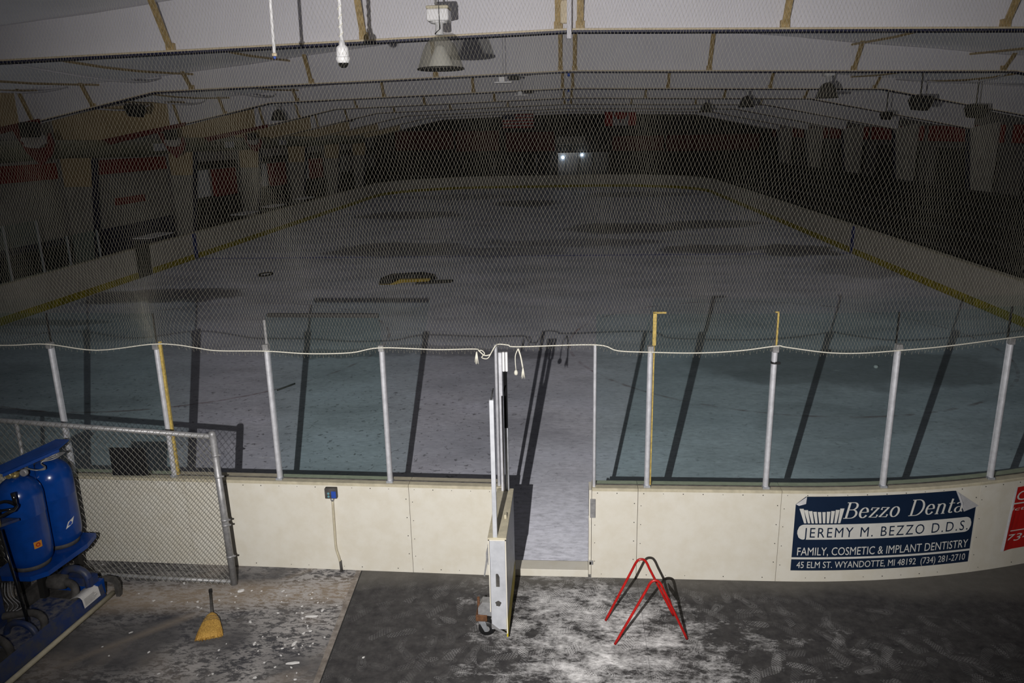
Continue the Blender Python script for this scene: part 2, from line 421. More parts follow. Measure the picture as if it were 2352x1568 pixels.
# ------------------------------------------------------------------ mesh helpers
class MB:
    def __init__(s):
        s.v = []
        s.f = []
        s.mi = []
        s.cur = 0
        s.smooth = []
        s.sm = False
    def face(s, idx):
        s.f.append(tuple(idx))
        s.mi.append(s.cur)
        s.smooth.append(s.sm)
    def add(s, vs_, fs):
        o = len(s.v)
        s.v += [tuple(q) for q in vs_]
        for f in fs:
            s.face([i + o for i in f])
        return s
    def box(s, x0, x1, y0, y1, z0, z1, rz=0.0, c=None):
        vs_ = [(x, y, z) for z in (z0, z1) for x, y in ((x0, y0), (x1, y0), (x1, y1), (x0, y1))]
        if rz:
            cx, cy = c if c else ((x0 + x1) / 2, (y0 + y1) / 2)
            vs_ = [(cx + (x - cx) * cos(rz) - (y - cy) * sin(rz), cy + (x - cx) * sin(rz) + (y - cy) * cos(rz), z) for x, y, z in vs_]
        return s.add(vs_, [(0, 3, 2, 1), (4, 5, 6, 7), (0, 1, 5, 4), (1, 2, 6, 5), (2, 3, 7, 6), (3, 0, 4, 7)])
    def bbox(s, x0, x1, y0, y1, z0, z1, b=0.004, rz=0, c=None):
        """box with chamfered vertical and horizontal edges"""
        m = MB()
        L = []
        for zz, k in ((z0, b), (z0 + b, 0), (z1 - b, 0), (z1, b)):
            a0, a1, c0, c1 = x0 + k, x1 - k, y0 + k, y1 - k
            L.append([(a0 + b, c0), (a1 - b, c0), (a1, c0 + b), (a1, c1 - b), (a1 - b, c1), (a0 + b, c1), (a0, c1 - b), (a0, c0 + b)])
            L[-1] = [(px, py, zz) for px, py in L[-1]]
        vs_ = [q for l in L for q in l]
        if rz:
            cx, cy = c if c else ((x0 + x1) / 2, (y0 + y1) / 2)
            vs_ = [(cx + (x - cx) * cos(rz) - (y - cy) * sin(rz), cy + (x - cx) * sin(rz) + (y - cy) * cos(rz), z) for x, y, z in vs_]
        fs = [tuple(range(7, -1, -1)), tuple(range(24, 32))]
        for k in range(3):
            for i in range(8):
                j = (i + 1) % 8
                fs.append((k * 8 + i, k * 8 + j, k * 8 + 8 + j, k * 8 + 8 + i))
        return s.add(vs_, fs)
    def tube(s, pts, r, n=8, cap=True, closed=False):
        pts = [Vector(q) for q in pts]
        rr = r if isinstance(r, (list, tuple)) else [r] * len(pts)
        up = Vector((0, 0, 1))
        rings = []
        prev = None
        N = len(pts)
        for i, q in enumerate(pts):
            a = pts[(i - 1) % N] if (closed or i > 0) else q
            b = pts[(i + 1) % N] if (closed or i < N - 1) else q
            d = (b - a)
            d = d.normalized() if d.length > 1e-9 else Vector((0, 0, 1))
            if prev is None:
                ref = up if abs(d.z) < 0.9 else Vector((1, 0, 0))
                u = d.cross(ref).normalized()
            else:
                u = (prev - d * prev.dot(d))
                u = u.normalized() if u.length > 1e-6 else d.cross(up).normalized()
            prev = u
            v = d.cross(u)
            rings.append([q + (u * cos(2 * pi * k / n) + v * sin(2 * pi * k / n)) * rr[i] for k in range(n)])
        o = len(s.v)
        for rg_ in rings:
            s.v += [tuple(q) for q in rg_]
        sm0 = s.sm
        s.sm = n > 4
        M_ = N if closed else N - 1
        for i in range(M_):
            i2 = (i + 1) % N
            for k in range(n):
                k2 = (k + 1) % n
                s.face((o + i * n + k, o + i * n + k2, o + i2 * n + k2, o + i2 * n + k))
        s.sm = False
        if cap and not closed:
            s.face([o + k for k in range(n - 1, -1, -1)])
            s.face([o + (N - 1) * n + k for k in range(n)])
        s.sm = sm0
        return s
    def lathe(s, prof, c=(0, 0, 0), n=24, ax='z', cap=True):
        o = len(s.v)
        for r, h in prof:
            for k in range(n):
                a = 2 * pi * k / n
                if ax == 'z':
                    q = (c[0] + r * cos(a), c[1] + r * sin(a), c[2] + h)
                elif ax == 'y':
                    q = (c[0] + r * cos(a), c[1] + h, c[2] + r * sin(a))
                else:
                    q = (c[0] + h, c[1] + r * cos(a), c[2] + r * sin(a))
                s.v.append(q)
        s.sm = True
        for i in range(len(prof) - 1):
            for k in range(n):
                k2 = (k + 1) % n
                s.face((o + i * n + k, o + i * n + k2, o + (i + 1) * n + k2, o + (i + 1) * n + k))
        s.sm = False
        if cap:
            s.face([o + k for k in range(n - 1, -1, -1)])
            s.face([o + (len(prof) - 1) * n + k for k in range(n)])
        return s
    def extr(s, poly, a, b, axis='y'):
        """2-D outline (list of 2-tuples) extruded between a and b along an axis"""
        n = len(poly)
        def mk(p, h):
            if axis == 'y':
                return (p[0], h, p[1])
            if axis == 'x':
                return (h, p[0], p[1])
            return (p[0], p[1], h)
        vs_ = [mk(p, a) for p in poly] + [mk(p, b) for p in poly]
        fs = [tuple(range(n)), tuple(range(2 * n - 1, n - 1, -1))]
        for i in range(n):
            j = (i + 1) % n
            fs.append((i, n + i, n + j, j))
        return s.add(vs_, fs)
    def sweep(s, path, prof, closed=False):
        """path: list of (x, y, nx, ny); prof: list of (offset along normal, z), closed outline"""
        o = len(s.v)
        n = len(prof)
        for x, y, nx, ny in path:
            for d, zz in prof:
                s.v.append((x + nx * d, y + ny * d, zz))
        N = len(path)
        for i in range(N if closed else N - 1):
            i2 = (i + 1) % N
            for k in range(n):
                k2 = (k + 1) % n
                s.face((o + i * n + k, o + i2 * n + k, o + i2 * n + k2, o + i * n + k2))
        if not closed:
            s.face([o + k for k in range(n)])
            s.face([o + (N - 1) * n + k for k in range(n - 1, -1, -1)])
        return s
    def build(s, name, mat, parent=None, origin=None):
        me = bpy.data.meshes.new(name)
        V = s.v
        if parent is not None:
            ox, oy, oz = WORLD.get(parent.name, (0, 0, 0))
            org = (ox, oy, oz)
        else:
            org = origin if origin else (0, 0, 0)
        V = [(a - org[0], b - org[1], c - org[2]) for a, b, c in V]
        me.from_pydata(V, [], s.f)
        mats = mat if isinstance(mat, (list, tuple)) else [mat]
        for m_ in mats:
            me.materials.append(m_)
        me.polygons.foreach_set('material_index', s.mi)
        me.polygons.foreach_set('use_smooth', s.smooth)
        bm = bmesh.new()
        bm.from_mesh(me)
        bmesh.ops.recalc_face_normals(bm, faces=bm.faces)
        bm.to_mesh(me)
        bm.free()
        me.update()
        o = bpy.data.objects.new(name, me)
        C.objects.link(o)
        if parent is not None:
            o.parent = parent
            WORLD[o.name] = org
        else:
            o.location = org
            WORLD[o.name] = org
        return o
WORLD = {}
def tag(o, label=None, cat=None, group=None, kind=None):
    if label: o['label'] = label
    if cat: o['category'] = cat
    if group: o['group'] = group
    if kind: o['kind'] = kind
    return o
def thing(name, label, cat, loc, group=None):
    o = bpy.data.objects.new(name, None)
    o.empty_display_size = 0.1
    o.location = loc
    C.objects.link(o)
    WORLD[o.name] = tuple(loc)
    return tag(o, label, cat, group)
def struct(o):
    o['kind'] = 'structure'
    return o
def dup(root, delta):
    def rec(o, par):
        c = o.copy()
        C.objects.link(c)
        c.parent = par
        for ch in [k for k in bpy.data.objects if k.parent == o]:
            rec(ch, c)
        return c
    r = rec(root, None)
    r.location = Vector(root.location) + Vector(delta)
    return r

# ------------------------------------------------------------------ rink outline
XL, XR, YN, YF, RC = -14.95, 10.75, 7.58, 68.8, 8.5
TILT = 0.03
def by(x):
    if x > XR - RC:
        return YN + RC - sqrt(max(RC * RC - (x - (XR - RC)) ** 2, 0))
    if x < -0.8:
        y_ = YN + TILT * (-0.8 - x)
        if x < XL + RC:
            y_ += RC - sqrt(max(RC * RC - (x - (XL + RC)) ** 2, 0))
        return y_
    return YN
def nrm(x):                                    # unit normal pointing into the rink
    e = 0.01
    s_ = (by(x + e) - by(x - e)) / (2 * e)
    l = sqrt(1 + s_ * s_)
    return (-s_ / l, 1 / l)
def npath(x0, x1, step=0.25):
    n = max(1, int(abs(x1 - x0) / step))
    out = []
    for i in range(n + 1):
        x = x0 + (x1 - x0) * i / n
        a = nrm(min(max(x, XL + 1.2), XR - 1.2))
        out.append((x, by(x), a[0], a[1]))
    return out
TB = 0.19        # board thickness
HB = 1.06        # board height
# ------------------------------------------------------------------ the setting
fm = MB()
fm.add([(-19, -4.2, 0), (19, -4.2, 0), (19, 74, 0), (-19, 74, 0)], [(0, 1, 2, 3)])
struct(fm.build('floor', M['floor']))

# rink surface, rounded rectangle
poly = []
def arc(cx, cy, a0, a1, r=RC, n=14):
    return [(cx + r * cos(a0 + (a1 - a0) * i / n), cy + r * sin(a0 + (a1 - a0) * i / n)) for i in range(n + 1)]
inn = 0.05
poly += arc(XL + RC, YF - RC, pi / 2, pi, RC - inn) + arc(XL + RC, YN + RC + 0.17, pi, 1.5 * pi, RC - inn) + [(-0.8, YN + inn)]
poly += arc(XR - RC, YN + RC, 1.5 * pi, 2 * pi, RC - inn) + arc(XR - RC, YF - RC, 0, pi / 2, RC - inn)
im = MB()
im.add([(a, b, 0.03) for a, b in poly], [tuple(range(len(poly)))])
ice = im.build('floor_rink', M['ice'])
struct(ice)

# walls
def wall(name, m, boxes):
    b = MB()
    for q in boxes:
        b.box(*q)
    return struct(b.build(name, m))
wl = wall('wall_left', M['wall'], [(-18.1, -17.85, -4, 73.2, 0, 6.2)])
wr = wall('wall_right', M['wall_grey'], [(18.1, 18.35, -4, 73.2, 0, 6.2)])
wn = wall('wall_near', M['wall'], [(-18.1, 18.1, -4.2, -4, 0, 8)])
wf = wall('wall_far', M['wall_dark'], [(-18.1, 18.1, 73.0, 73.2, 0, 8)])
# bands on the side walls, bay by bay
FR = [11.6 + 7.62 * k for k in range(8)]
def band(parent, name, m, x0, x1, y0, y1, z0, z1):
    return MB().box(x0, x1, y0, y1, z0, z1).build(name, m, parent)
for k in range(0, 8):
    y0 = FR[k] + 0.35
    y1 = (FR[k + 1] if k < 7 else 73.0) - 0.30
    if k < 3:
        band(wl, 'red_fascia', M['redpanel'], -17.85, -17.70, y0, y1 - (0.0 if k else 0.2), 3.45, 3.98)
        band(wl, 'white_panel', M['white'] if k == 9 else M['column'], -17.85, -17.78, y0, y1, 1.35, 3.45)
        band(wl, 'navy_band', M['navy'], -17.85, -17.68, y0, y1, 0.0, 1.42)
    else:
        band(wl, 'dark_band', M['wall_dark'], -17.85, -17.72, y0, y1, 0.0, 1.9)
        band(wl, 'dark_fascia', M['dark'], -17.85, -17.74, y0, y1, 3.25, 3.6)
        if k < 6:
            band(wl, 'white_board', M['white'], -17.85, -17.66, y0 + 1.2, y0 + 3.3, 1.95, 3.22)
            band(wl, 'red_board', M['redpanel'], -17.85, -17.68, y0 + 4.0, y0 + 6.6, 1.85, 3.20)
    band(wr, 'red_fascia', M['redpanel'], 17.95, 18.10, y0, y1 - 0.2, 3.90, 4.62)
    band(wr, 'dark_shutter', M['wall_dark'], 17.92, 18.10, y0 + 0.3, y1 - 1.4, 1.6, 3.55)
    band(wr, 'shutter_head', M['grime'], 17.85, 18.10, y0 + 0.3, y1 - 1.4, 3.55, 3.62)
# small red notice on the left wall, between second and third columns
band(wl, 'notice', M['redpanel'], -17.80, -17.74, 29.9, 32.1, 2.22, 2.50)

# ceiling liner: pitched, sagging a little between the frames
def zc(x):
    a = abs(x)
    return 7.20 - 0.103 * a if a < 10 else 6.17 - 0.062 * (a - 10)
cm = MB()
ys = [-3.98]
while ys[-1] < 73:
    ys.append(ys[-1] + 7.62 / 6)
xs = [-18.1 + 36.2 * i / 48 for i in range(49)]
idx = {}
for i, x in enumerate(xs):
    for j, y in enumerate(ys):
        ph = ((y - 11.6) / 7.62) % 1.0
        sag = 0 if y < 3 else -0.16 * sin(pi * ph) * (1 if abs(x) > 6 else 0.5) * (0.7 + 0.3 * sin(x * 2.2 + j * 0.3))
        idx[i, j] = len(cm.v)
        cm.v.append((x, y, zc(x) + sag))
cm.sm = True
for i in range(len(xs) - 1):
    for j in range(len(ys) - 1):
        cm.face((idx[i, j], idx[i + 1, j], idx[i + 1, j + 1], idx[i, j + 1]))
struct(cm.build('ceiling', M['fabric']))

def zceil(x, y):
    ph = ((y - 11.6) / 7.62) % 1.0
    return zc(x) - (0.16 * sin(pi * ph) * (1 if abs(x) > 6 else 0.5) * 0.85)
# ------------------------------------------------------------------ roof frames
def zf(x):                                    # underside of the bottom flange
    a = abs(x)
    if a < 10: return 6.04 - 0.024 * a
    return max(5.80 - 0.215 * (a - 10), 4.45)
ORD = ['first', 'second', 'third', 'fourth', 'fifth', 'sixth', 'seventh', 'eighth']
for k, yf in enumerate(FR):
    fr = thing('roof_frame', f'white-lined roof frame on tapered columns, {ORD[k]} one beyond the safety net', 'roof frame', (0, yf, 0), 'roof frames across the rink')
    xsr = [-16.65, -15, -13.6, -12, -10] + [-10 + 20 * i / 16 for i in range(1, 17)] + [12, 13.6, 15, 16.65]
    wb = MB()
    for a, b in zip(xsr[:-1], xsr[1:]):
        if b <= -13.6 + 1e-6:
            continue
        wb.extr([(a, zf(a)), (b, zf(b)), (b, zc(b)), (a, zc(a))], yf, yf + 0.05)
    wb.build('web', M['web'], fr)
    tb = MB()
    for a, b in ((-17.8, -16.65), (-16.65, -15), (-15, -13.6)):
        tb.extr([(a, zf(a)), (b, zf(b)), (b, zc(b)), (a, zc(a))], yf, yf + 0.05)
    tb.build('tan_web', M['tan'], fr)
    fb = MB()
    fb2 = MB()
    prs = [(-16.65, -10)] + [(-10 + i * 2.5, -7.5 + i * 2.5) for i in range(8)] + [(10, 16.65)]
    for a, b in prs:
        fb.extr([(a, zf(a) + 0.008), (b, zf(b) + 0.008), (b, zf(b) + 0.032), (a, zf(a) + 0.032)], yf - 0.085, yf)
        fb2.extr([(a, zf(a) - 0.02), (b, zf(b) - 0.02), (b, zf(b) + 0.008), (a, zf(a) + 0.008)], yf - 0.09, yf + 0.13)
    fb.build('flange_edge', M['creamedge'], fr)
    fb2.build('bottom_flange', M['navy'], fr)
    if k == 0:
        bx = [-8.6, -5.70, -2.87, -0.13, 0.17, 2.94, 5.82, 8.7]
    else:
        bx = [-13.2, -11.6, -9.06, -6.1, -3.1, -0.17, 0.16, 3.24, 6.48, 9.75]
    if k < 5:
        for x in bx:
            zt = min(zc(x) - 0.03, zf(x) + 0.95)
            b = MB()
            lean = 0.42 if k == 0 else 0.40
            b.cur = 0
            w_ = 0.045
            z0 = zf(x) + 0.03
            b.add([(x - w_, yf - 0.05, z0), (x + w_, yf - 0.05, z0), (x + w_, yf - 0.02, z0), (x - w_, yf - 0.02, z0),
                   (x - w_, yf - 0.05 - lean, zt), (x + w_, yf - 0.05 - lean, zt), (x + w_, yf - 0.02 - lean, zt), (x - w_, yf - 0.02 - lean, zt)],
                  [(0, 3, 2, 1), (4, 5, 6, 7), (0, 1, 5, 4), (1, 2, 6, 5), (2, 3, 7, 6), (3, 0, 4, 7)])
            b.box(x - 0.06, x + 0.06, yf - 0.07, yf, z0, z0 + 0.10)
            b.build('brace', M['gold'], fr)
    # gold straps running along under the liner, outboard bays
    if k in (1, 2):
        for x in (-13.0, -11.4, -9.0, -6.6, 6.4, 9.0, 11.4):
            pts_ = [(x, yf - 7.62 * (1 - j / 6.0) + 0.1, zceil(x, yf - 7.62 * (1 - j / 6.0) + 0.1) - 0.06) for j in range(1, 7)]
            MB().tube(pts_, 0.024, 4).build('strap', M['gold'], fr)
        for x in (-14.2, -12.2, -9.8, 10.4, 12.4):
            pts_ = [(x + 0.8 * sin(pi * j / 8) , yf - 7.3 * (1 - j / 8.0), zceil(x, yf - 7.62 * (1 - j / 8.0)) - 0.05 - 0.16 * sin(pi * j / 8)) for j in range(9)]
            MB().tube(pts_, 0.022, 5).build('slack_cable', M['web'], fr)
    # bolted clamp at the ridge
    cl = MB().tube([(0.02, yf - 0.03, zf(0) - 0.03), (0.02, yf - 0.03, zf(0) - 0.10)], 0.035, 8)
    cl.build('ridge_clamp', M['boxblue'], fr)
    # columns, tapered, inner edge leaning
    for s_ in (-1, 1):
        inner_t, inner_b, outer = 16.45 * s_, 17.0 * s_, 17.62 * s_
        cb = MB()
        cb.extr([(inner_b, 0), (outer, 0), (outer, 4.75), (inner_t, 4.50)], yf - 0.16, yf + 0.16)
        cb.build('column', M['column'], fr)
        if s_ < 0:
            MB().extr([(-17.62, 3.15), (-16.62, 3.15), (-16.45, 4.49), (-17.62, 4.74)], yf - 0.17, yf - 0.161).build('tan_panel', M['tan'], fr)
        MB().extr([(inner_b - 0.0 * s_, 0), (inner_b - 0.05 * s_, 0), (inner_t - 0.05 * s_, 4.48), (inner_t, 4.48)], yf - 0.17, yf + 0.17).build('column_flange', M['navy'], fr)
    # red haunch cladding where rafter meets the left columns
    if k in (1, 2, 3):
        MB().extr([(-16.4, zf(-16.4) - 0.02), (-13.0, zf(-13.0) - 0.02), (-13.0, zf(-13.0) + 0.10), (-16.4, zf(-16.4) + 0.22)], yf - 0.12, yf - 0.06).build('red_haunch', M['reddark'], fr)

# duct along the left wall
db = MB()
db.sm = True
npts = 24
ppts = [(-16.05 if y > 10 else -16.05, y, 4.43 + 0.03 * sin(y * 0.6)) for y in [5 + i * 2.2 for i in range(27)]]
du = thing('air_duct', 'long olive fabric-look air duct running along the left wall under the frames', 'duct', (-16.05, 5, 4.43))
db.tube(ppts, [0.30 + 0.02 * sin(i * 1.9) for i in range(len(ppts))], 20)
db.build('duct_tube', M['olive'], du)
for yy in (29.6, 36.0, 43.0):
    MB().box(-15.78, -15.68, yy, yy + 0.9, 4.28, 4.55).build('grille', M['silverback'], du)

# ------------------------------------------------------------------ near boards as separate panels
def board(x0, x1, label, seamscrew=True):
    p0 = npath(x0, x1)
    xm = (x0 + x1) / 2
    t_ = thing('dasher_board', label, 'rink board', (xm, by(xm) + 0.1, 0), 'cream boards at the near end')
    b = MB()
    g = 0.0025
    p0[0] = (p0[0][0] + g, *p0[0][1:])
    p0[-1] = (p0[-1][0] - g, *p0[-1][1:])
    b.sweep(p0, [(0, 0.0), (TB, 0.0), (TB, HB - 0.03), (0, HB - 0.03)])
    c = MB()
    c.sweep(p0, [(-0.008, HB - 0.03), (TB + 0.005, HB - 0.03), (TB + 0.005, HB), (0.003, HB), (-0.008, HB - 0.008)])
    c.build('cap_rail', M['cap'], t_)
    k = MB()
    k.sweep(p0, [(TB, 0.031), (TB + 0.012, 0.031), (TB + 0.012, 0.22), (TB, 0.22)])
    k.build('kick_plate', M['kick'], t_)
    # screws in rows
    s_ = b
    b.cur = 1
    def scr(x, z, r=0.006):
        a = nrm(x)
        y = by(x)
        n = 6
        vs_ = []
        for q in range(n):
            an = 2 * pi * q / n
            vs_.append((x + r * cos(an) * a[1] - a[0] * 0.002, y + r * cos(an) * (-a[0]) - a[1] * 0.002, z + r * sin(an)))
        vs_ += [(vx + a[0] * 0.004, vy + a[1] * 0.004, vz) for vx, vy, vz in vs_]
        s_.add(vs_, [tuple(range(6))] + [(i, i + 6, (i + 1) % 6 + 6, (i + 1) % 6) for i in range(6)])
    x = x0 + 0.06
    while x < x1 - 0.03:
        scr(x, HB - 0.055, random.choice((0.004, 0.006)))
        if random.random() < 0.8:
            scr(x + 0.05, 0.045, random.choice((0.004, 0.006)))
        x += 0.205
    for z in (0.2, 0.42, 0.64, 0.86):
        if x0 > -1.72 or x0 < -1.8: scr(x0 + 0.035, z + random.uniform(-.01, .01), 0.005)
        scr(x1 - 0.035, z + 0.03, 0.006)
    b.build('panel', [M['cream'], M['screw']], t_)
    return t_
board(-10.4, -6.75, 'cream rink board at the far left behind the blue machine')
board(-6.75, -4.25, 'cream rink board behind the chain-link fence and blue tanks')
board(-4.25, -1.715, 'cream rink board carrying the grey conduit and socket box')
board(-1.715, -0.705, 'short plain cream rink board just left of the open gate')
br = board(0.25, 0.735, 'narrow cream rink board with latch plate just right of the gate opening')
board(0.735, 2.215, 'plain cream rink board behind the red metal rack')
board(2.215, 4.33, 'curving cream rink board under the blue dentist banner')
board(4.33, 6.6, 'curving cream rink board at the right with the red banner')
# end face trim + notched strike of the right jamb
jb = MB()
jb.extr([(7.56, 0.20), (7.60, 0.22), (7.60, 0.62), (7.66, 0.66), (7.66, 0.70), (7.585, 0.74), (7.575, 1.04), (7.78, 1.04), (7.78, 0.05), (7.56, 0.05)], 0.222, 0.2475, 'x')
jb.build('jamb_plate', M['cream'], br)
lp = MB().bbox(0.235, 0.290, 7.560, 7.578, 0.725, 0.94, 0.002)
lp.build('latch_plate', M['galv'], br)
MB().bbox(0.228, 0.27, 7.560, 7.578, 0.165, 0.21, 0.002).build('strike_pad', M['galv'], br)

# far / side boards, in long sections
def sect(name_lbl, pts, glass=False, group='boards around the far rink'):
    t_ = thing('dasher_board', name_lbl, 'rink board', (pts[len(pts) // 2][0], pts[len(pts) // 2][1], 0), group)
    MB().sweep(pts, [(0, 0.0), (-0.16, 0.0), (-0.16, 1.04), (0, 1.04)]).build('panel', M['board_in'], t_)
    MB().sweep(pts, [(0.012, 1.04), (-0.17, 1.04), (-0.17, 1.07), (0.012, 1.07)]).build('cap_rail', M['cap'], t_)
    MB().sweep(pts, [(0.0, 0.031), (0.014, 0.031), (0.014, 0.24), (0.0, 0.24)]).build('kick_plate', M['kick'], t_)
    return t_
def line(x, y0, y1, n, nx):
    return [(x, y0 + (y1 - y0) * i / n, nx, 0) for i in range(n + 1)]
def arcp(cx, cy, a0, a1, n=16, r=RC):
    return [(cx + r * cos(a0 + (a1 - a0) * i / n), cy + r * sin(a0 + (a1 - a0) * i / n), -cos(a0 + (a1 - a0) * i / n), -sin(a0 + (a1 - a0) * i / n)) for i in range(n + 1)]
sect('pale curved board at the near left corner of the rink', arcp(XL + RC, YN + RC + 0.17, pi, pi + 0.98, 10))
sect('pale curved board at the near right corner of the rink', arcp(XR - RC, YN + RC, 2 * pi - 1.02, 2 * pi, 10))
bl1 = sect('pale left side board, near stretch before the dark gap', line(XL, 16.25, 25.9, 4, 1))
bl2 = sect('pale left side board with the blue stripe, beyond the dark gap', line(XL, 26.9, 60.2, 8, 1))
brr = sect('pale right side board with yellow kick plate and blue stripe', line(XR, YN + RC, YF - RC, 8, -1))
sect('dim far end board with yellow kick plate', [(-6.4, YF, 0, -1), (2.2, YF, 0, -1)])
sect('dim curved board at the far left corner', arcp(XL + RC, YF - RC, pi / 2, pi))
sect('dim curved board at the far right corner', arcp(XR - RC, YF - RC, 0, pi / 2))
MB().box(XL + 0.001, XL + 0.016, 30.15, 30.45, 0.04, 1.04).build('blue_stripe', M['blue_line'], bl2)
MB().box(XR - 0.016, XR - 0.001, 30.15, 30.45, 0.04, 1.04).build('blue_stripe', M['blue_line'], brr)
pg = MB().box(XL - 0.16, XL - 0.02, 25.9, 26.9, 0.0, 1.12)
tag(pg.build('bench_gate', M['dark'], None, (XL - 0.09, 26.4, 0)), 'dark open gate gap in the left side board', 'gate')

# ------------------------------------------------------------------ posts and glass at the near end
POSTS = [-6.82, -5.60, -4.39, -3.17, -1.93, -0.735, 0.275, 0.83, 2.06, 3.28, 4.48, 5.62]
PLAB = {-6.82: 'aluminium glass post at the far left edge', -5.60: 'aluminium glass post above the blue gas tanks', -4.39: 'aluminium glass post with a yellow gasket behind the wire fence',
        -3.17: 'aluminium glass post right of the fence end, with a spike on top', -1.93: 'aluminium glass post left of the open gate', -0.735: 'slim gate jamb post left of the opening, rope tied on top',
        0.275: 'slim gate jamb post at the right side of the opening', 0.83: 'aluminium glass post with tall yellow gasket bent at the top', 2.06: 'aluminium glass post with black tape ring and thin yellow gasket',
        3.28: 'aluminium glass post above the left part of the dentist banner', 4.48: 'aluminium glass post at the right edge above the red banner', 5.62: 'aluminium glass post beyond the right edge'}
def at(x, off, z):
    a = nrm(x)
    return (x + a[0] * off, by(x) + a[1] * off, z)
for x in POSTS:
    if x in (-6.82, 5.62):
        continue
    slim = x in (-0.735, 0.275)
    t_ = thing('glass_post', PLAB[x], 'post', at(x, 0.06, HB), 'aluminium posts of the near glass')
    a = nrm(x)
    rz = -atan2(a[0], a[1])
    cx, cy, _ = at(x, 0.062, 0)
    hw = 0.018 if slim else 0.027
    b = MB()
    top = 2.615 if slim else 2.60
    # grooved extrusion: rounded front tube with two side lips
    n = 10
    pr = [(-hw, 0.02), (-hw, -0.012)] + [(-hw * 0.92 * cos(pi * i / n), -0.012 - 0.024 * sin(pi * i / n)) for i in range(1, n)] + [(hw, -0.012), (hw, 0.02)]
    pts3 = [(cx + u * cos(rz) - v * sin(rz), cy + u * sin(rz) + v * cos(rz)) for u, v in pr]
    b.extr(pts3, HB, top, 'z')
    b.build('tube', M['alu'], t_)
    if not slim:
        b = MB()
        b.bbox(cx - 0.036, cx + 0.036, cy - 0.042, cy + 0.02, HB, HB + 0.025, 0.003)
        b.build('base_bracket', M['alu_dull'], t_)
        b = MB()
        b.bbox(cx - 0.03, cx + 0.03, cy - 0.042, cy + 0.025, top - 0.06, top + 0.004, 0.004)
        b.build('top_collar', M['galv'], t_)
    if x == 2.06:
        b = MB()
        b.lathe([(0.036, 0), (0.038, 0.01), (0.036, 0.02)], (cx, cy - 0.008, 2.42), 14)
        b.bbox(cx, cx + 0.05, cy - 0.045, cy - 0.03, 2.42, 2.445, 0.002)
        b.build('tape_ring', M['black'], t_)
    if x == -3.17:
        MB().bbox(cx - 0.010, cx + 0.014, cy + 0.005, cy + 0.02, 2.55, 2.86, 0.002).build('spike', M['galv'], t_)
    yo = 0.012
    if x in (-4.39,):
        MB().bbox(cx + 0.030, cx + 0.056, cy - yo, cy + 0.02, HB + 0.02, 2.62, 0.003).build('yellow_gasket', M['gasket'], t_)
    if x == 0.83:
        g = MB().bbox(cx + 0.030, cx + 0.042, cy - yo, cy + 0.02, HB + 0.02, 2.60, 0.002)
        g.bbox(cx + 0.018, cx + 0.055, cy + 0.001, cy + 0.024, 2.60, 2.945, 0.004)
        g.bbox(cx + 0.018, cx + 0.15, cy + 0.001, cy + 0.024, 2.93, 2.948, 0.004)
        g.build('yellow_gasket', M['gasket'], t_)
    if x == 2.06:
        g = MB().bbox(cx + 0.004, cx + 0.020, cy + 0.001, cy + 0.024, 2.60, 2.945, 0.003)
        g.bbox(cx - 0.02, cx + 0.020, cy + 0.001, cy + 0.024, 2.935, 2.948, 0.003)
        g.build('yellow_gasket', M['gasket'], t_)
ZG = 2.92
GP = [(-10.2, -8.05, 'glass', 'green-tinted glass pane beyond the left edge'), (-8.04, -6.83, 'glass', 'green-tinted glass pane left of the blue tanks'),
      (-6.81, -5.61, 'glass', 'green-tinted glass pane at the left edge above the tanks'), (-5.59, -4.40, 'glass', 'green-tinted glass pane behind the dark placard on the fence'),
      (-4.38, -3.18, 'glass_clear', 'clearer pane behind the end of the chain-link fence'), (-3.16, -1.94, 'glass', 'green-tinted pane with a black ribbed strip along its top'),
      (-1.92, -0.76, 'glass_clear', 'clear neutral pane just left of the open gate'), (0.285, 0.82, 'glass', 'narrow green-tinted pane right of the gate opening'),
      (0.84, 2.05, 'glass', 'green-tinted pane between the two yellow gaskets'), (2.07, 3.27, 'glass', 'green-tinted pane above the left half of the dentist banner'),
      (3.29, 4.47, 'glass', 'green-tinted pane above the right half of the dentist banner'), (4.49, 5.60, 'glass', 'green-tinted pane at the right edge above the red banner')]
for a0, a1, mt, lab in GP:
    xm = (a0 + a1) / 2
    pp = npath(a0, a1, 0.3)
    t_ = thing('safety_glass', lab, 'glass pane', at(xm, 0.09, HB), 'panes of the near glass')
    MB().sweep(pp, [(0.088, HB + 0.002), (0.100, HB + 0.002), (0.100, ZG), (0.088, ZG)]).build('pane', M[mt], t_)
    MB().sweep(pp, [(0.080, HB + 0.001), (0.087, HB + 0.001), (0.087, HB + 0.012), (0.080, HB + 0.012)]).build('bottom_channel', M['grime'], t_)
    if abs(a0 + 3.16) < 0.01:
        tg = MB()
        q = a0 + 0.03
        while q < a1 - 0.03:
            p2 = npath(q, q + 0.028, 1)
            tg.sweep(p2, [(0.076, ZG - 0.034), (0.112, ZG - 0.034), (0.112, ZG + 0.006), (0.076, ZG + 0.006)])
            q += 0.032
        tg.sweep(npath(a0 + 0.02, a1 - 0.02, 0.3), [(0.078, ZG - 0.028), (0.110, ZG - 0.028), (0.110, ZG + 0.003), (0.078, ZG + 0.003)])
        tg.build('top_strip', M['black'], t_)
    if lab.startswith('green-tinted glass pane at the left') or lab.startswith('green-tinted glass pane behind') or a0 in (2.07, 3.29):
        e = MB()
        p2 = npath(a1 - 0.006, a1 + 0.004, 1)
        e.sweep(p2, [(0.084, 2.56), (0.104, 2.56), (0.104, ZG), (0.084, ZG)])
        e.build('edge_gasket', M['black'], t_)

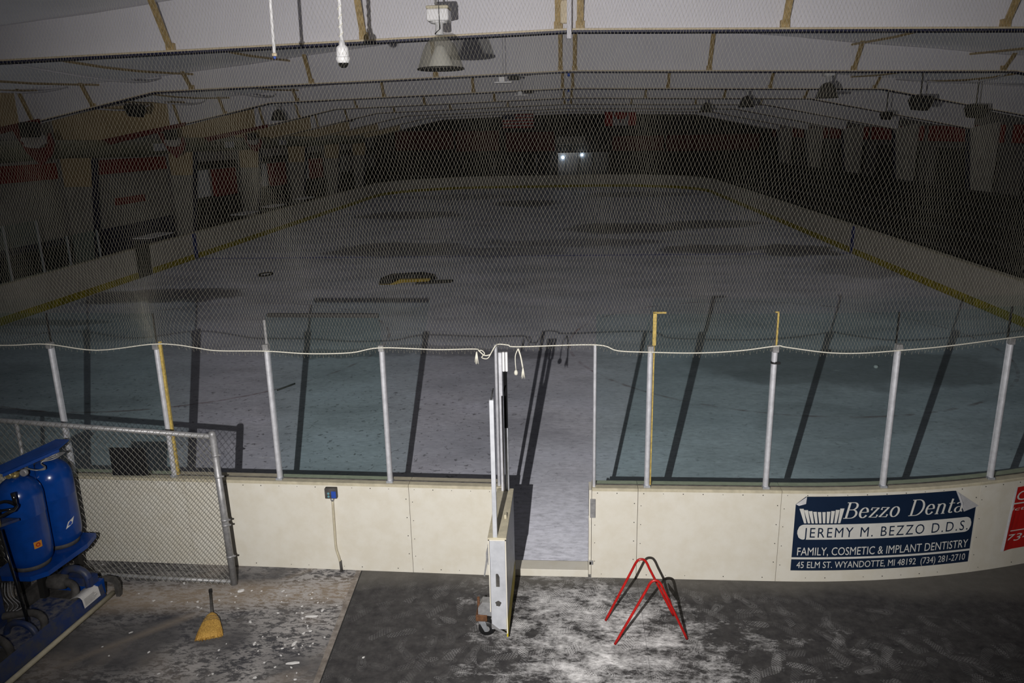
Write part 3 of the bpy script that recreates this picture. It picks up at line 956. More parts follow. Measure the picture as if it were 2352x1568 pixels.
# glass along the left side of the rink
for i, (ya, yb) in enumerate([(16.4, 18.0), (18.0, 19.85), (19.85, 21.2), (21.2, 22.45), (22.45, 24.0)]):
    h = 2.55 if i < 3 else 1.95
    g = thing('safety_glass', f'dim side glass pane on the left board, {ORD[i]} from the near corner', 'glass pane', (XL - 0.07, (ya + yb) / 2, 1.07), 'side glass on the left board')
    MB().box(XL - 0.075, XL - 0.065, ya + 0.03, yb - 0.03, 1.071, h).build('pane', M['glass'], g)
    MB().box(XL - 0.10, XL - 0.05, yb - 0.02, yb + 0.02, 1.071, h).build('upright', M['silverback'], g)

# ------------------------------------------------------------------ gate, swung open towards the camera
GX0, GX1 = -0.735, -0.570
GY0, GY1 = 6.42, 7.45
gt = thing('rink_gate', 'open rink gate swung outwards, aluminium end plate, caster and tall glass', 'gate', (-0.65, 6.9, 0))
b = MB().bbox(GX0 + 0.012, GX1 - 0.012, GY0 + 0.004, GY1, 0.14, 1.085, 0.002)
b.build('frame', M['plate'], gt)
MB().bbox(GX1 - 0.012, GX1, GY0, GY1, 0.26, 1.10, 0.002).build('inner_face', M['alu_dull'], gt)
MB().bbox(GX1 - 0.012, GX1 + 0.003, GY0, GY1, 0.06, 0.26, 0.002).build('yellow_kick_plate', M['kick'], gt)
MB().bbox(GX0, GX0 + 0.010, GY0, GY1, 0.36, 1.10, 0.002).build('outer_face', M['cream'], gt)
tp = MB().bbox(GX0 - 0.004, GX1 + 0.004, GY0 - 0.004, GY1, 1.088, 1.108, 0.002)
tp.build('top_cap', M['cap'], gt)
# cream border of the end plate
bd = MB()
bd.box(GX0, GX0 + 0.010, GY0 - 0.003, GY0 + 0.01, 0.33, 1.09)
bd.box(GX1 - 0.010, GX1, GY0 - 0.003, GY0 + 0.01, 0.10, 1.09)
bd.box(GX0, GX1, GY0 - 0.003, GY0 + 0.01, 1.078, 1.09)
bd.build('edge_trim', M['cream'], gt)
# dark latch pocket and ragged hole on the end plate
pk = MB()
pk.extr([(-0.672, 0.60), (-0.638, 0.60), (-0.638, 0.70), (-0.650, 0.73), (-0.662, 0.735), (-0.672, 0.73)], GY0 - 0.002, GY0 + 0.006)
pk.build('latch_pocket', M['grime'], gt)
rag = [(-0.655 + 0.026 * (1 + 0.25 * sin(i * 2.3)) * cos(2 * pi * i / 14), 0.42 + 0.028 * (1 + 0.22 * sin(i * 3.1)) * sin(2 * pi * i / 14)) for i in range(14)]
MB().extr(rag, GY0 - 0.002, GY0 + 0.006).build('ragged_hole', M['grime'], gt)
MB().extr([(-0.725, 0.16), (-0.60, 0.10), (-0.60, 0.115), (-0.66, 0.15), (-0.725, 0.205)], GY0 - 0.004, GY0 + 0.003).build('toe_fold', M['galv'], gt)
# latch handle on the outer side
hd = MB()
hd.bbox(GX0 - 0.012, GX0, 6.46, 6.60, 0.80, 1.0, 0.003)
hd.extr([(GX0 - 0.012, 0.97), (GX0 - 0.034, 0.90), (GX0 - 0.034, 0.84), (GX0 - 0.048, 0.74), (GX0 - 0.060, 0.66), (GX0 - 0.048, 0.655), (GX0 - 0.028, 0.76), (GX0 - 0.008, 0.86)], 6.50, 6.54)
hd.build('latch_handle', M['galv'], gt)
# hinge hook on the cap
MB().bbox(-0.615, -0.59, 6.78, 6.84, 1.108, 1.15, 0.004).build('cap_catch', M['cap'], gt)
# caster on bracket
cs = MB()
cs.extr([(-0.86, 0.245), (GX0 + 0.01, 0.225), (GX0 + 0.01, 0.37), (-0.82, 0.375), (-0.86, 0.31)], 6.50, 6.60)
cbk = cs.build('caster_bracket', M['galv'], gt)
MB().bbox(-0.885, -0.775, 6.49, 6.61, 0.17, 0.24, 0.006).build('caster_mount', M['rust'], gt)
MB().tube([(-0.86, 6.55, 0.24), (-0.86, 6.55, 0.40)], 0.013, 8).build('caster_bolt', M['rust'], gt)
wh = MB()
wh.lathe([(0.020, -0.02), (0.068, -0.022), (0.078, -0.012), (0.078, 0.012), (0.068, 0.022), (0.020, 0.02)], (-0.785, 6.53, 0.080), 20, 'y')
wo = wh.build('caster_wheel', M['black'], gt)
MB().lathe([(0.03, -0.026), (0.03, 0.026)], (-0.785, 6.53, 0.080), 12, 'y').build('hub', M['galv'], wo)
fk = MB()
for yy in (6.495, 6.56):
    fk.extr([(-0.87, 0.19), (-0.80, 0.19), (-0.765, 0.07), (-0.80, 0.055)], yy, yy + 0.006)
fk.build('caster_fork', M['alu_dull'], gt)
# posts and glass on the gate
MB().bbox(-0.690, -0.650, GY0 + 0.005, GY0 + 0.05, 1.106, 2.44, 0.003).build('end_post', M['plate'], gt)
MB().bbox(-0.682, -0.650, GY0 + 0.01, GY0 + 0.04, 1.75, 1.82, 0.002).build('tape_patch', M['galv'], gt) if False else None
MB().bbox(-0.676, -0.663, GY0 + 0.05, GY1 - 0.06, 1.106, 2.44, 0.002).build('glass', M['glass_clear'], gt)
MB().bbox(-0.690, -0.655, GY1 - 0.065, GY1 - 0.03, 1.106, 2.60, 0.003).build('hinge_post', M['alu'], gt)
hp = MB().bbox(-0.652, -0.628, GY1 - 0.05, GY1 - 0.02, 2.40, 2.60, 0.003)
hp.bbox(-0.622, -0.598, GY1 - 0.05, GY1 - 0.02, 2.40, 2.60, 0.003)
hp.build('bright_channel', M['white'], gt)
MB().bbox(-0.645, -0.608, GY1 - 0.052, GY1 - 0.018, 1.80, 2.40, 0.003).build('dark_glass_strip', M['blackgloss'], gt)  # black strip standing in for the dark upper part of the reflecting glass
MB().bbox(-0.645, -0.608, GY1 - 0.052, GY1 - 0.018, 1.108, 1.80, 0.003).build('grey_reflection_strip', M['alu_dull'], gt)  # grey strip standing in for the grey reflection in the gate glass
MB().tube([(-0.675, 6.44, 2.44), (-0.668, 6.46, 2.47), (-0.66, 6.47, 2.51), (-0.652, 6.45, 2.54)], 0.006, 6).build('chain_stub', M['black'], gt)
# sill of the gate opening
sl = MB().bbox(-0.702, 0.22, 7.58, 7.77, 0.0, 0.085, 0.004)
tag(sl.build('gate_sill', M['cream'], None, (-0.28, 7.67, 0)), 'low cream threshold sill across the gate opening', 'threshold')

# ------------------------------------------------------------------ rope with knots
rope_pts = [(-7.6, 2.60), (-6.82, 2.605), (-6.4, 2.58), (-5.997, 2.58), (-5.60, 2.595), (-5.043, 2.532), (-4.42, 2.603), (-4.134, 2.599), (-3.9, 2.565), (-3.674, 2.538), (-3.15, 2.538), (-2.705, 2.515), (-2.248, 2.529),
            (-1.93, 2.585), (-1.344, 2.571), (-0.95, 2.58)]
rope_pts2 = [(-0.735, 2.625), (-0.70, 2.632), (-0.60, 2.622), (-0.501, 2.605), (0.275, 2.625), (0.501, 2.563), (0.825, 2.548), (1.275, 2.54), (1.698, 2.563), (2.06, 2.612), (2.15, 2.60), (2.538, 2.545), (2.872, 2.532), (3.28, 2.55), (3.769, 2.575), (4.48, 2.62), (5.62, 2.63), (6.3, 2.60)]
def ropez(x):
    allp = rope_pts + rope_pts2
    xs_ = [q[0] for q in allp]
    if x <= xs_[0]: return allp[0][1]
    if x >= xs_[-1]: return allp[-1][1]
    for a, b in zip(allp[:-1], allp[1:]):
        if a[0] <= x <= b[0]:
            return a[1] + (b[1] - a[1]) * (x - a[0]) / max(b[0] - a[0], 1e-6)
def smooth(pts, k=6):
    out = []
    P = [Vector(q) for q in pts]
    for i in range(len(P) - 1):
        p0, p1, p2, p3 = P[max(i - 1, 0)], P[i], P[i + 1], P[min(i + 2, len(P) - 1)]
        for j in range(k):
            u = j / k
            out.append(0.5 * ((2 * p1) + (p2 - p0) * u + (2 * p0 - 5 * p1 + 4 * p2 - p3) * u * u + (3 * p1 - p0 - 3 * p2 + p3) * u ** 3))
    out.append(P[-1])
    return out
RO = 0.012
rp = thing('net_rope', 'thin white rope sagging between the post tops along the foot of the net', 'rope', at(-1.93, RO, 2.58))
seq = [at(x, RO, z) for x, z in rope_pts] + [(-0.90, 7.55, 2.575), (-0.845, 7.54, 2.53), (-0.79, 7.54, 2.535), (-0.77, 7.54, 2.56), (-0.735, 7.54, 2.62)] + [at(x, RO, z) for x, z in rope_pts2[1:]]
MB().tube(smooth(seq, 5), 0.0062, 6).build('cord', M['rope'], rp)
MB().tube(smooth([(-0.90, 7.535, 2.575), (-0.87, 7.53, 2.585), (-0.84, 7.53, 2.55), (-0.87, 7.53, 2.51), (-0.81, 7.53, 2.50), (-0.76, 7.53, 2.58)], 5), 0.005, 6).build('loop', M['rope'], rp)
def tassel(x, y, z, l, n=9):
    m = MB()
    for i in range(n):
        a = random.uniform(-0.022, 0.022)
        m.tube([(x, y, z), (x + a * 0.5, y - 0.01, z - l * 0.4), (x + a, y - 0.012 + random.uniform(-.01, .01), z - l * random.uniform(0.8, 1.0))], [0.006, 0.004, 0.002], 5)
    return m
tassel(-0.92, 7.53, 2.57, 0.13, 12).build('frayed_end', M['rope'], rp)
tassel(-0.455, 7.54, 2.40, 0.12, 12).build('frayed_end', M['rope'], rp)
MB().tube(smooth([(-0.50, 7.54, 2.60), (-0.475, 7.53, 2.52), (-0.455, 7.53, 2.40)], 4), 0.008, 6).build('tail', M['rope'], rp)
MB().tube(smooth([(-0.50, 7.54, 2.60), (-0.53, 7.53, 2.52), (-0.525, 7.53, 2.38)], 4), 0.005, 6).build('tail', M['rope'], rp)
kn = MB()
kn.lathe([(0.002, -0.03), (0.018, -0.018), (0.021, 0.0), (0.015, 0.02), (0.004, 0.03)], (-0.525, 7.53, 2.35), 10)
kn.build('knot', M['rope'], rp)

# ------------------------------------------------------------------ safety net
def make_net():
    a, b_ = 0.0315, 0.0395
    x0, x1 = -7.4, 6.1
    zt = 6.3
    nc = int((x1 - x0) / a)
    nr = int((zt - 2.52) / b_)
    rng = np.random.RandomState(3)
    ph = rng.uniform(0, 6.28, 12)
    J, I = np.meshgrid(np.arange(nr + 1), np.arange(nc + 1), indexing='ij')
    X = x0 + I * a + (J % 2) * a * 0.5
    Zf = J / nr                                            # 0 at the rope
    zbot = np.array([ropez(v) for v in np.linspace(x0, x1, 400)])
    def rz_(x):
        return np.interp(x, np.linspace(x0, x1, 400), zbot)
    # broad waviness of the strands
    Zn = 2.52 + Zf * (zt - 2.52)
    dx = 0.045 * np.sin(X * 1.9 + Zn * 1.1 + ph[0]) + 0.03 * np.sin(X * 4.3 - Zn * 2.3 + ph[1]) + 0.016 * np.sin(X * 8.1 + Zn * 3.1 + ph[2]) + 0.012 * np.sin(Zn * 6 + X * 1.3 + ph[3])
    dz = 0.05 * np.sin(X * 1.3 + ph[4]) * np.sin(Zn * 1.4 + ph[5]) + 0.02 * np.sin(X * 5.1 + ph[6] + Zn)
    edge = np.clip(Zf * 8, 0, 1)
    X2 = X + dx * (0.25 + 0.75 * edge)
    Z2 = rz_(X2) - 0.015 + (zt - rz_(X2)) * Zf + dz * edge
    Z2[0, :] -= 0.02 * ((I[0] % 2) == 0)
    # places where the mesh is drawn together
    for cx, cz, rad, amt, up in ((-4.45, 2.98, 0.55, 0.62, 0.0), (-3.0, 4.30, 0.50, 0.45, 0.0), (-4.38, 2.72, 0.30, 0.55, 0.0), (-3.55, 4.95, 0.6, 0.25, 0.0), (-2.9, 5.2, 0.5, 0.2, 0)):
        ex = X2 - cx
        ez = Z2 - cz
        g = np.exp(-(ex ** 2 / rad ** 2 + ez ** 2 / (rad * 0.75) ** 2))
        X2 = X2 - ex * g * amt
        Z2 = Z2 - ez * g * amt * 0.4
    X2 += rng.normal(0, 0.0016, X2.shape)
    Z2 += rng.normal(0, 0.0022, X2.shape)
    xx = np.linspace(x0 - 0.5, x1 + 0.5, 500)
    yy = np.array([by(v) for v in xx])
    Y2 = np.interp(X2, xx, yy) - 0.03 + 0.05 * np.sin(X2 * 1.7 + Z2 * 0.9) * edge + 0.02 * np.sin(X2 * 5 + ph[8]) * edge
    P = np.stack([X2, Y2, Z2], -1)
    segs = []
    for par in (0, 1):
        j = np.arange(par, nr, 2)
        # even rows connect up to i-1 and i; odd rows to i and i+1
        jj, ii = np.meshgrid(j, np.arange(nc + 1), indexing='ij')
        for off in ((-1, 0) if par == 0 else (0, 1)):
            k = ii + off
            ok = (k >= 0) & (k <= nc)
            A = P[jj[ok], ii[ok]]
            B = P[jj[ok] + 1, k[ok]]
            segs.append(np.stack([A, B], 1))
    sg = np.concatenate(segs, 0)
    n = len(sg)
    r = 0.00055
    A, B = sg[:, 0], sg[:, 1]
    d = B - A
    d /= np.linalg.norm(d, axis=1, keepdims=True)
    yv = np.array([0, 1.0, 0])
    u = np.cross(d, yv)
    u /= np.linalg.norm(u, axis=1, keepdims=True)
    v = np.cross(d, u)
    V = np.zeros((n, 6, 3))
    for k in range(3):
        an = 2 * pi * k / 3 + pi / 2
        o = (u * cos(an) + v * sin(an)) * r
        V[:, k] = A + o
        V[:, 3 + k] = B + o
    base = np.arange(n) * 6
    quads = np.concatenate([np.stack([base + k, base + (k + 1) % 3, base + 3 + (k + 1) % 3, base + 3 + k], 1) for k in range(3)], 0)
    Vv = V.reshape(-1, 3)
    # knots: small octahedra at the crossings
    K = P.reshape(-1, 3)
    m = len(K)
    kr = np.array([[0.0014, 0, 0], [-0.0014, 0, 0], [0, 0.0014, 0], [0, -0.0014, 0], [0, 0, 0.0045], [0, 0, -0.0045]])
    KV = (K[:, None, :] + kr[None]).reshape(-1, 3)
    kb = np.arange(m) * 6 + len(Vv)
    tr = [(0, 2, 4), (2, 1, 4), (1, 3, 4), (3, 0, 4), (2, 0, 5), (1, 2, 5), (3, 1, 5), (0, 3, 5)]
    tris = np.concatenate([np.stack([kb + a_, kb + b2, kb + c_], 1) for a_, b2, c_ in tr], 0)
    allv = np.concatenate([Vv, KV], 0)
    org = np.array([0, 7.5, 2.5])
    allv = allv - org
    me = bpy.data.meshes.new('safety_net')
    me.vertices.add(len(allv))
    me.vertices.foreach_set('co', allv.astype(np.float32).ravel())
    nl = quads.size + tris.size
    me.loops.add(nl)
    me.loops.foreach_set('vertex_index', np.concatenate([quads.ravel(), tris.ravel()]).astype(np.int32))
    me.polygons.add(len(quads) + len(tris))
    st = np.concatenate([np.arange(len(quads)) * 4, quads.size + np.arange(len(tris)) * 3]).astype(np.int32)
    me.polygons.foreach_set('loop_start', st)
    me.update(calc_edges=True)
    me.validate()
    me.materials.append(M['net'])
    o = bpy.data.objects.new('safety_net', me)
    C.objects.link(o)
    o.location = tuple(org)
    tag(o, 'fine white diamond-mesh safety net hanging above the glass across the whole view', 'net')
make_net()

# ------------------------------------------------------------------ hanging pipes, security camera, lamps
pp = thing('hanging_pipe', 'thin white pipe hanging down in front of the net, left of the camera', 'pipe', (-2.77, 7.66, 5.43))
MB().tube([(-2.755, 7.66, 7.1), (-2.76, 7.66, 6.1), (-2.77, 7.66, 5.46)], 0.016, 10).build('tube', M['white'], pp)
MB().lathe([(0.017, 0), (0.026, 0.004), (0.026, 0.024), (0.017, 0.03)], (-2.77, 7.66, 5.44), 12).build('collar', M['creamedge'], pp)
MB().lathe([(0.006, -0.025), (0.014, -0.015), (0.014, 0.0)], (-2.77, 7.66, 5.44), 10).build('tip', M['boxblue'], pp)
sc = thing('security_camera', 'white dome security camera on a rope-wrapped drop pipe', 'camera', (-2.13, 7.72, 5.33))
MB().tube([(-2.11, 7.72, 7.1), (-2.12, 7.72, 6.2), (-2.13, 7.72, 5.55)], 0.018, 10).build('drop_pipe', M['white'], sc)
wr_ = [(-2.13 + 0.0 + 0.019 * cos(i * 0.9) + 0.01 * (i / 130.0), 7.72 + 0.019 * sin(i * 0.9), 5.56 + i * 0.0115) for i in range(130)]
MB().tube(wr_, 0.005, 5).build('wrapped_cord', M['rope'], sc)
MB().lathe([(0.026, 0.235), (0.030, 0.195), (0.052, 0.178), (0.058, 0.160), (0.060, 0.10), (0.056, 0.098), (0.056, 0.092), (0.066, 0.090), (0.068, 0.065), (0.055, 0.040), (0.050, 0.033)], (-2.13, 7.72, 5.335), 24).build('housing', M['white'], sc)
MB().lathe([(0.004, -0.012), (0.022, -0.008), (0.040, 0.006), (0.047, 0.025), (0.05, 0.045)], (-2.13, 7.72, 5.335), 20).build('lens_dome', M['blackgloss'], sc)

M['lamp_dark'] = worn('dusty_dark_shade', (0.07, 0.065, 0.055), 0.4, 0, 0.3, 8)
def highbay(loc, label, group, detailed=True, mat='acrylic'):
    x, y, z = loc                       # z = rim of the reflector
    t_ = thing('high_bay_lamp', label, 'lamp', loc, group)
    ztop = zceil(x, y) + 0.05
    MB().tube([(x - 0.03, y, z + 0.74), (x - 0.03, y, ztop)], 0.014, 8).build('hanging_rod', M['galv'], t_)
    MB().bbox(x - 0.135, x + 0.135, y - 0.13, y + 0.13, z + 0.56, z + 0.70, 0.012).build('ballast_box', M['white'], t_)
    MB().bbox(x - 0.138, x + 0.138, y - 0.133, y + 0.133, z + 0.70, z + 0.735, 0.010).build('box_lid', M['cap'], t_)
    MB().lathe([(0.05, -0.15), (0.05, -0.02), (0.10, -0.015), (0.11, 0.0)], (x, y, z + 0.56), 16).build('neck', M['white'], t_)
    prof = [(0.285, 0.02), (0.262, 0.09), (0.235, 0.17), (0.208, 0.24), (0.178, 0.30), (0.14, 0.345), (0.10, 0.375), (0.055, 0.395)]
    MB().lathe(prof, (x, y, z), 32, cap=False).build('reflector', M[mat], t_)
    MB().lathe([(0.28, 0.0), (0.295, 0.004), (0.295, 0.022), (0.28, 0.026)], (x, y, z), 32).build('rim', M['dark'], t_)
    if detailed:
        # pale socket cone showing through the smoky shade
        MB().lathe([(0.165, 0.035), (0.16, 0.05), (0.065, 0.26), (0.03, 0.29)], (x, y, z), 20).build('inner_cone', M['white'], t_)
        MB().lathe([(0.16, 0.022), (0.16, 0.035)], (x, y, z), 20).build('inner_ring', M['alu'], t_)
        MB().tube([(x + 0.025, y - 0.145, ztop), (x + 0.025, y - 0.145, z + 0.46), (x - 0.03, y - 0.13, z + 0.42), (x - 0.04, y - 0.10, z + 0.41)], 0.005, 6).build('cable', M['black'], t_)
    return t_
hb = highbay((-1.58, 10.2, 5.47), 'large smoky bell-shaped high bay lamp hanging near the top centre', 'high bay lamps', True)
far_lamps = [((6.86, 22.2, 5.42), 'dark high bay lamp at the upper right, nearest of its row'), ((6.44, 29.9, 5.42), 'dark high bay lamp in the right-hand row, second one back'),
             ((6.28, 37.5, 5.45), 'small dark high bay lamp in the right-hand row, third one back'), ((-10.73, 29.5, 5.30), 'dark high bay lamp at the left side below the second kink'),
             ((-12.03, 43.8, 5.45), 'small dark high bay lamp farther back on the left side')]
for lc, lb in far_lamps:
    highbay(lc, lb, 'high bay lamps', False, 'lamp_dark')
for lc, lb in (((-1.40, 17.8, 5.74), 'small white tray lamp beyond the second roof frame'), ((-1.45, 25.4, 5.80), 'smaller white tray lamp beyond the third roof frame')):
    t_ = thing('tray_lamp', lb, 'lamp', lc, 'tray lamps')
    x, y, z = lc
    MB().bbox(x - 0.19, x + 0.19, y - 0.1, y + 0.1, z, z + 0.03, 0.004).build('tray', M['white'], t_)
    MB().bbox(x - 0.09, x + 0.03, y - 0.05, y + 0.05, z + 0.03, z + 0.13, 0.004).build('gear_box', M['white'], t_)
    MB().tube([(x, y, z + 0.13), (x, y, zceil(x, y) - 0.02)], 0.005, 6).build('stem', M['galv'], t_)
    MB().bbox(x + 0.10, x + 0.34, y + 0.2, y + 0.4, z + 0.08, z + 0.16, 0.01).build('dark_hanger', M['dark'], t_)
# dark speakers / heaters
def speaker(x, y, z, lab, s_=1.0, rz=0.4):
    t_ = thing('loudspeaker', lab, 'speaker', (x, y, z), 'dark speakers under the roof')
    m = MB()
    m.extr([(x - 0.30 * s_, z + 0.10 * s_), (x - 0.18 * s_, z - 0.18 * s_), (x + 0.20 * s_, z - 0.22 * s_), (x + 0.34 * s_, z + 0.02 * s_), (x + 0.30 * s_, z + 0.22 * s_), (x - 0.22 * s_, z + 0.24 * s_)], y - 0.2 * s_, y + 0.2 * s_)
    m.build('cabinet', M['dark'], t_)
    MB().bbox(x - 0.16 * s_, x + 0.18 * s_, y - 0.215 * s_, y - 0.2 * s_, z - 0.13 * s_, z + 0.15 * s_, 0.004).build('grille', M['black'], t_)
    MB().tube([(x, y, z + 0.22 * s_), (x, y, zceil(x, y) - 0.03)], 0.02, 6).build('bracket', M['grime'], t_)
speaker(9.44, 22.6, 5.24, 'dark speaker box under the roof at the right, left one of the near pair', 0.85)
speaker(11.58, 24.0, 5.02, 'dark speaker box under the roof at the right edge, right one of the near pair', 0.85)
speaker(10.87, 28.6, 5.0, 'dark speaker box under the roof at the right, farther back', 0.6)
speaker(-10.79, 19.6, 5.40, 'dark speaker box hanging at the left below the first roof kink', 0.7)
# red pennant-like drapes at the left haunches
for i, (px, py, pz, s_) in enumerate([(-13.0, 19.0, 4.55, 1.0), (-13.35, 26.6, 4.45, 0.9), (-13.6, 34.2, 4.4, 0.8)]):
    t_ = thing('heater_unit', ['red and white corner heater bracket at the far left by the first duct stretch', 'red and white corner heater bracket in the middle of the duct', 'small dim corner heater bracket at the end of the duct'][i], 'heater', (px, py, pz - 0.4), 'corner heaters on the left')
    MB().extr([(px - 0.62 * s_, pz + 0.55 * s_), (px - 0.42 * s_, pz + 0.50 * s_), (px - 0.12 * s_, pz + 0.02 * s_), (px + 0.20 * s_, pz + 0.02 * s_), (px + 0.34 * s_, pz + 0.36 * s_), (px + 0.42 * s_, pz + 0.10 * s_), (px + 0.30 * s_, pz - 0.18 * s_), (px + 0.02 * s_, pz - 0.42 * s_), (px - 0.30 * s_, pz - 0.10 * s_)], py - 0.12, py - 0.04).build('red_bracket', M['reddark'], t_)
    hm = MB()
    ring_ = [(px - 0.02 + 0.30 * s_ * (1 + 0.25 * sin(q * 2.7)) * cos(2 * pi * q / 16), pz + 0.20 * s_ + 0.20 * s_ * (1 + 0.2 * cos(q * 3.3)) * sin(2 * pi * q / 16)) for q in range(16)]
    hm.extr(ring_, py - 0.22, py - 0.12)
    hm.build('crumpled_liner', M['wall'], t_)
    MB().bbox(px - 0.20 * s_, px + 0.24 * s_, py - 0.42, py - 0.22, pz + 0.26 * s_, pz + 0.62 * s_, 0.03).build('housing', M['dark'], t_)
# ridge rod
rr = thing('ridge_rod', 'thin white rod hanging at the ridge by the first roof frame', 'rod', (0.02, 11.4, 5.85))
MB().tube([(0.02, 11.38, 7.0), (0.02, 11.38, 5.98)], 0.014, 8).build('rod', M['galv'], rr)
MB().bbox(-0.012, 0.052, 11.35, 11.41, 5.92, 6.5, 0.004).build('sleeve', M['web'], rr)
MB().bbox(-0.10, 0.0, 11.40, 11.44, 6.12, 6.42, 0.01).build('bracket', M['creamedge'], rr)

# ------------------------------------------------------------------ chain-link fence with end post
FA = Vector((-3.62, 7.27, 0))
FB = Vector((-8.3, 7.47, 0))
fd = (FB - FA)
flen = fd.length
fd.normalize()
def fp(u, z, off=0.0):
    q = FA + fd * u
    return (q.x + off * fd.y, q.y - off * fd.x if False else q.y + off, z)
def ftop(u): return 1.735 + 0.050 * u
cf = thing('chain_link_fence', 'sagging galvanised chain-link fence panel leaning in front of the left boards', 'fence', (-5.3, 7.37, 0))
MB().tube([(-3.62, 7.27, 0.02), (-3.655, 7.27, 1.74)], 0.036, 12).build('end_post', M['galv'], cf)
MB().lathe([(0.033, 0), (0.036, 0.01), (0.036, 0.045), (0.028, 0.06), (0.01, 0.068)], (-3.657, 7.27, 1.725), 14).build('post_cap', M['galv'], cf)
for z in (0.35, 0.72, 0.78, 1.28, 1.52):
    bb = MB().lathe([(0.040, 0), (0.040, 0.022)], (-3.62 - 0.02 * z, 7.27, z), 12)
    bb.bbox(-3.585 - 0.02 * z, -3.56 - 0.02 * z, 7.26, 7.28, z + 0.004, z + 0.018, 0.002)
    bb.build('tension_band', M['galv'], cf)
MB().tube([fp(0.04, ftop(0)), fp(flen * 0.5, ftop(flen * 0.5)), fp(flen, ftop(flen))], 0.027, 10).build('top_rail', M['galv'], cf)
MB().tube([fp(0.02, 0.05), fp(0.8, 0.052), fp(1.9, 0.07), fp(flen, 0.09)], 0.021, 10).build('bottom_rail', M['galv'], cf)
MB().tube([fp(2.22, 0.02), fp(2.21, ftop(2.2) - 0.0)], 0.020, 10).build('mid_post', M['galv'], cf)
wm = MB()
wa, wbh = 0.068, 0.064
ncx = int((flen - 0.05) / (wa / 2))
z0 = 0.06
nrz = 22
# each wire zigzags upward between two columns
for c in range(0, ncx):
    pts = []
    u0 = 0.05 + c * wa / 2
    for j in range(nrz * 2 + 1):
        u = u0 + (wa / 4 if (j + c) % 2 else -wa / 4) * 0.99
        topz = ftop(u) + 0.055
        z = z0 - 0.03 + (topz - z0) * j / (nrz * 2)
        bow = 0.03 * sin(pi * j / (nrz * 2)) * sin(u * 1.7)
        pts.append(fp(max(u, 0.0), z, 0.0 + (0.003 if (j + c) % 2 else -0.003) + bow - 0.03))
    wm.tube(pts, 0.0027, 4, cap=False)
wm.build('wire_mesh', M['wire'], cf)
# ties
tm = MB()
for u in (0.25, 0.75, 1.2, 1.7, 2.3):
    q = fp(u, ftop(u))
    tm.lathe([(0.024, -0.004), (0.024, 0.004)], q, 10, 'x')
tm.build('wire_ties', M['wire'], cf)
# dark placard between the fence and the boards
pc = MB().bbox(-4.90, -4.50, 7.43, 7.445, 1.21, 1.53, 0.003)
tag(pc.build('placard', M['black'], None, (-4.70, 7.435, 1.21)), 'plain black placard hanging behind the chain-link fence', 'placard')

# ------------------------------------------------------------------ socket box with conduit
eb = thing('socket_box', 'grey outdoor socket box with a blue cover on the board, conduit running down', 'socket', (-2.57, 7.60, 0))
yb = by(-2.57)
MB().bbox(-2.635, -2.505, yb - 0.055, yb - 0.001, 0.895, 1.015, 0.004).build('box', M['grime'], eb)
MB().bbox(-2.562, -2.51, yb - 0.062, yb - 0.055, 0.905, 0.985, 0.002).build('blue_cover', M['boxblue'], eb)
MB().bbox(-2.630, -2.568, yb - 0.059, yb - 0.055, 0.905, 0.985, 0.002).build('socket_face', M['grime'], eb)
so = MB()
for z in (0.925, 0.960):
    so.lathe([(0.013, -0.003), (0.013, 0.003)], (-2.592, yb - 0.060, z), 12, 'y')
so.build('outlet', M['boxcyan'], eb)
MB().lathe([(0.013, -0.02), (0.022, 0.0), (0.022, 0.02)], (-2.563, yb - 0.03, 0.876), 12).build('conduit_hub', M['galv'], eb)
MB().tube(smooth([(-2.563, yb - 0.028, 0.87), (-2.568, yb - 0.026, 0.6), (-2.572, yb - 0.024, 0.32), (-2.565, yb - 0.026, 0.25), (-2.545, yb - 0.03, 0.17), (-2.533, yb - 0.03, 0.10)], 5), 0.013, 10).build('conduit', M['cap'], eb)
MB().tube([(-2.533, yb - 0.03, 0.13), (-2.528, yb - 0.03, 0.0)], 0.0145, 10).build('conduit_foot', M['grime'], eb)

# ------------------------------------------------------------------ banners
def surf(u, z, off):
    a = nrm(u)
    return (u - a[0] * off, by(u) - a[1] * off, z)
def sheet(m, u0, u1, z0, z1, off, n=24, thick=0.0015, zfun0=None, zfun1=None):
    vs_ = []
    for i in range(n + 1):
        u = u0 + (u1 - u0) * i / n
        lo = zfun0(u) if zfun0 else z0
        hi = zfun1(u) if zfun1 else z1
        vs_ += [surf(u, lo, off), surf(u, hi, off), surf(u, hi, off - thick), surf(u, lo, off - thick)]
    fs = [(0, 1, 2, 3), (n * 4 + 3, n * 4 + 2, n * 4 + 1, n * 4)]
    for i in range(n):
        for k in range(4):
            k2 = (k + 1) % 4
            fs.append((i * 4 + k, i * 4 + k2, i * 4 + 4 + k2, i * 4 + 4 + k))
    m.add(vs_, fs)
    return m
SX0, SX1, SZ0, SZ1 = 2.365, 4.310, 0.135, 0.995
SW, SH = SX1 - SX0, SZ1 - SZ0
def suv(s_, t_):              # t from the top
    return SX0 + SW * s_, SZ1 - SH * t_
def text_poly(txt, shear=0.0, bold=0.0, spacing=1.0, space=1.0):
    cu = bpy.data.curves.new('lettering', 'FONT')
    cu.body = txt
    cu.size = 1.0
    cu.shear = shear
    cu.offset = bold
    cu.space_character = spacing
    cu.space_word = space
    cu.resolution_u = 3
    o = bpy.data.objects.new('lettering', cu)
    C.objects.link(o)
    dg_ = bpy.context.evaluated_depsgraph_get()
    me = bpy.data.meshes.new_from_object(o.evaluated_get(dg_))
    vs_ = [tuple(v.co) for v in me.vertices]
    fs = [tuple(p_.vertices) for p_ in me.polygons]
    bpy.data.objects.remove(o)
    bpy.data.curves.remove(cu)
    bpy.data.meshes.remove(me)
    return vs_, fs
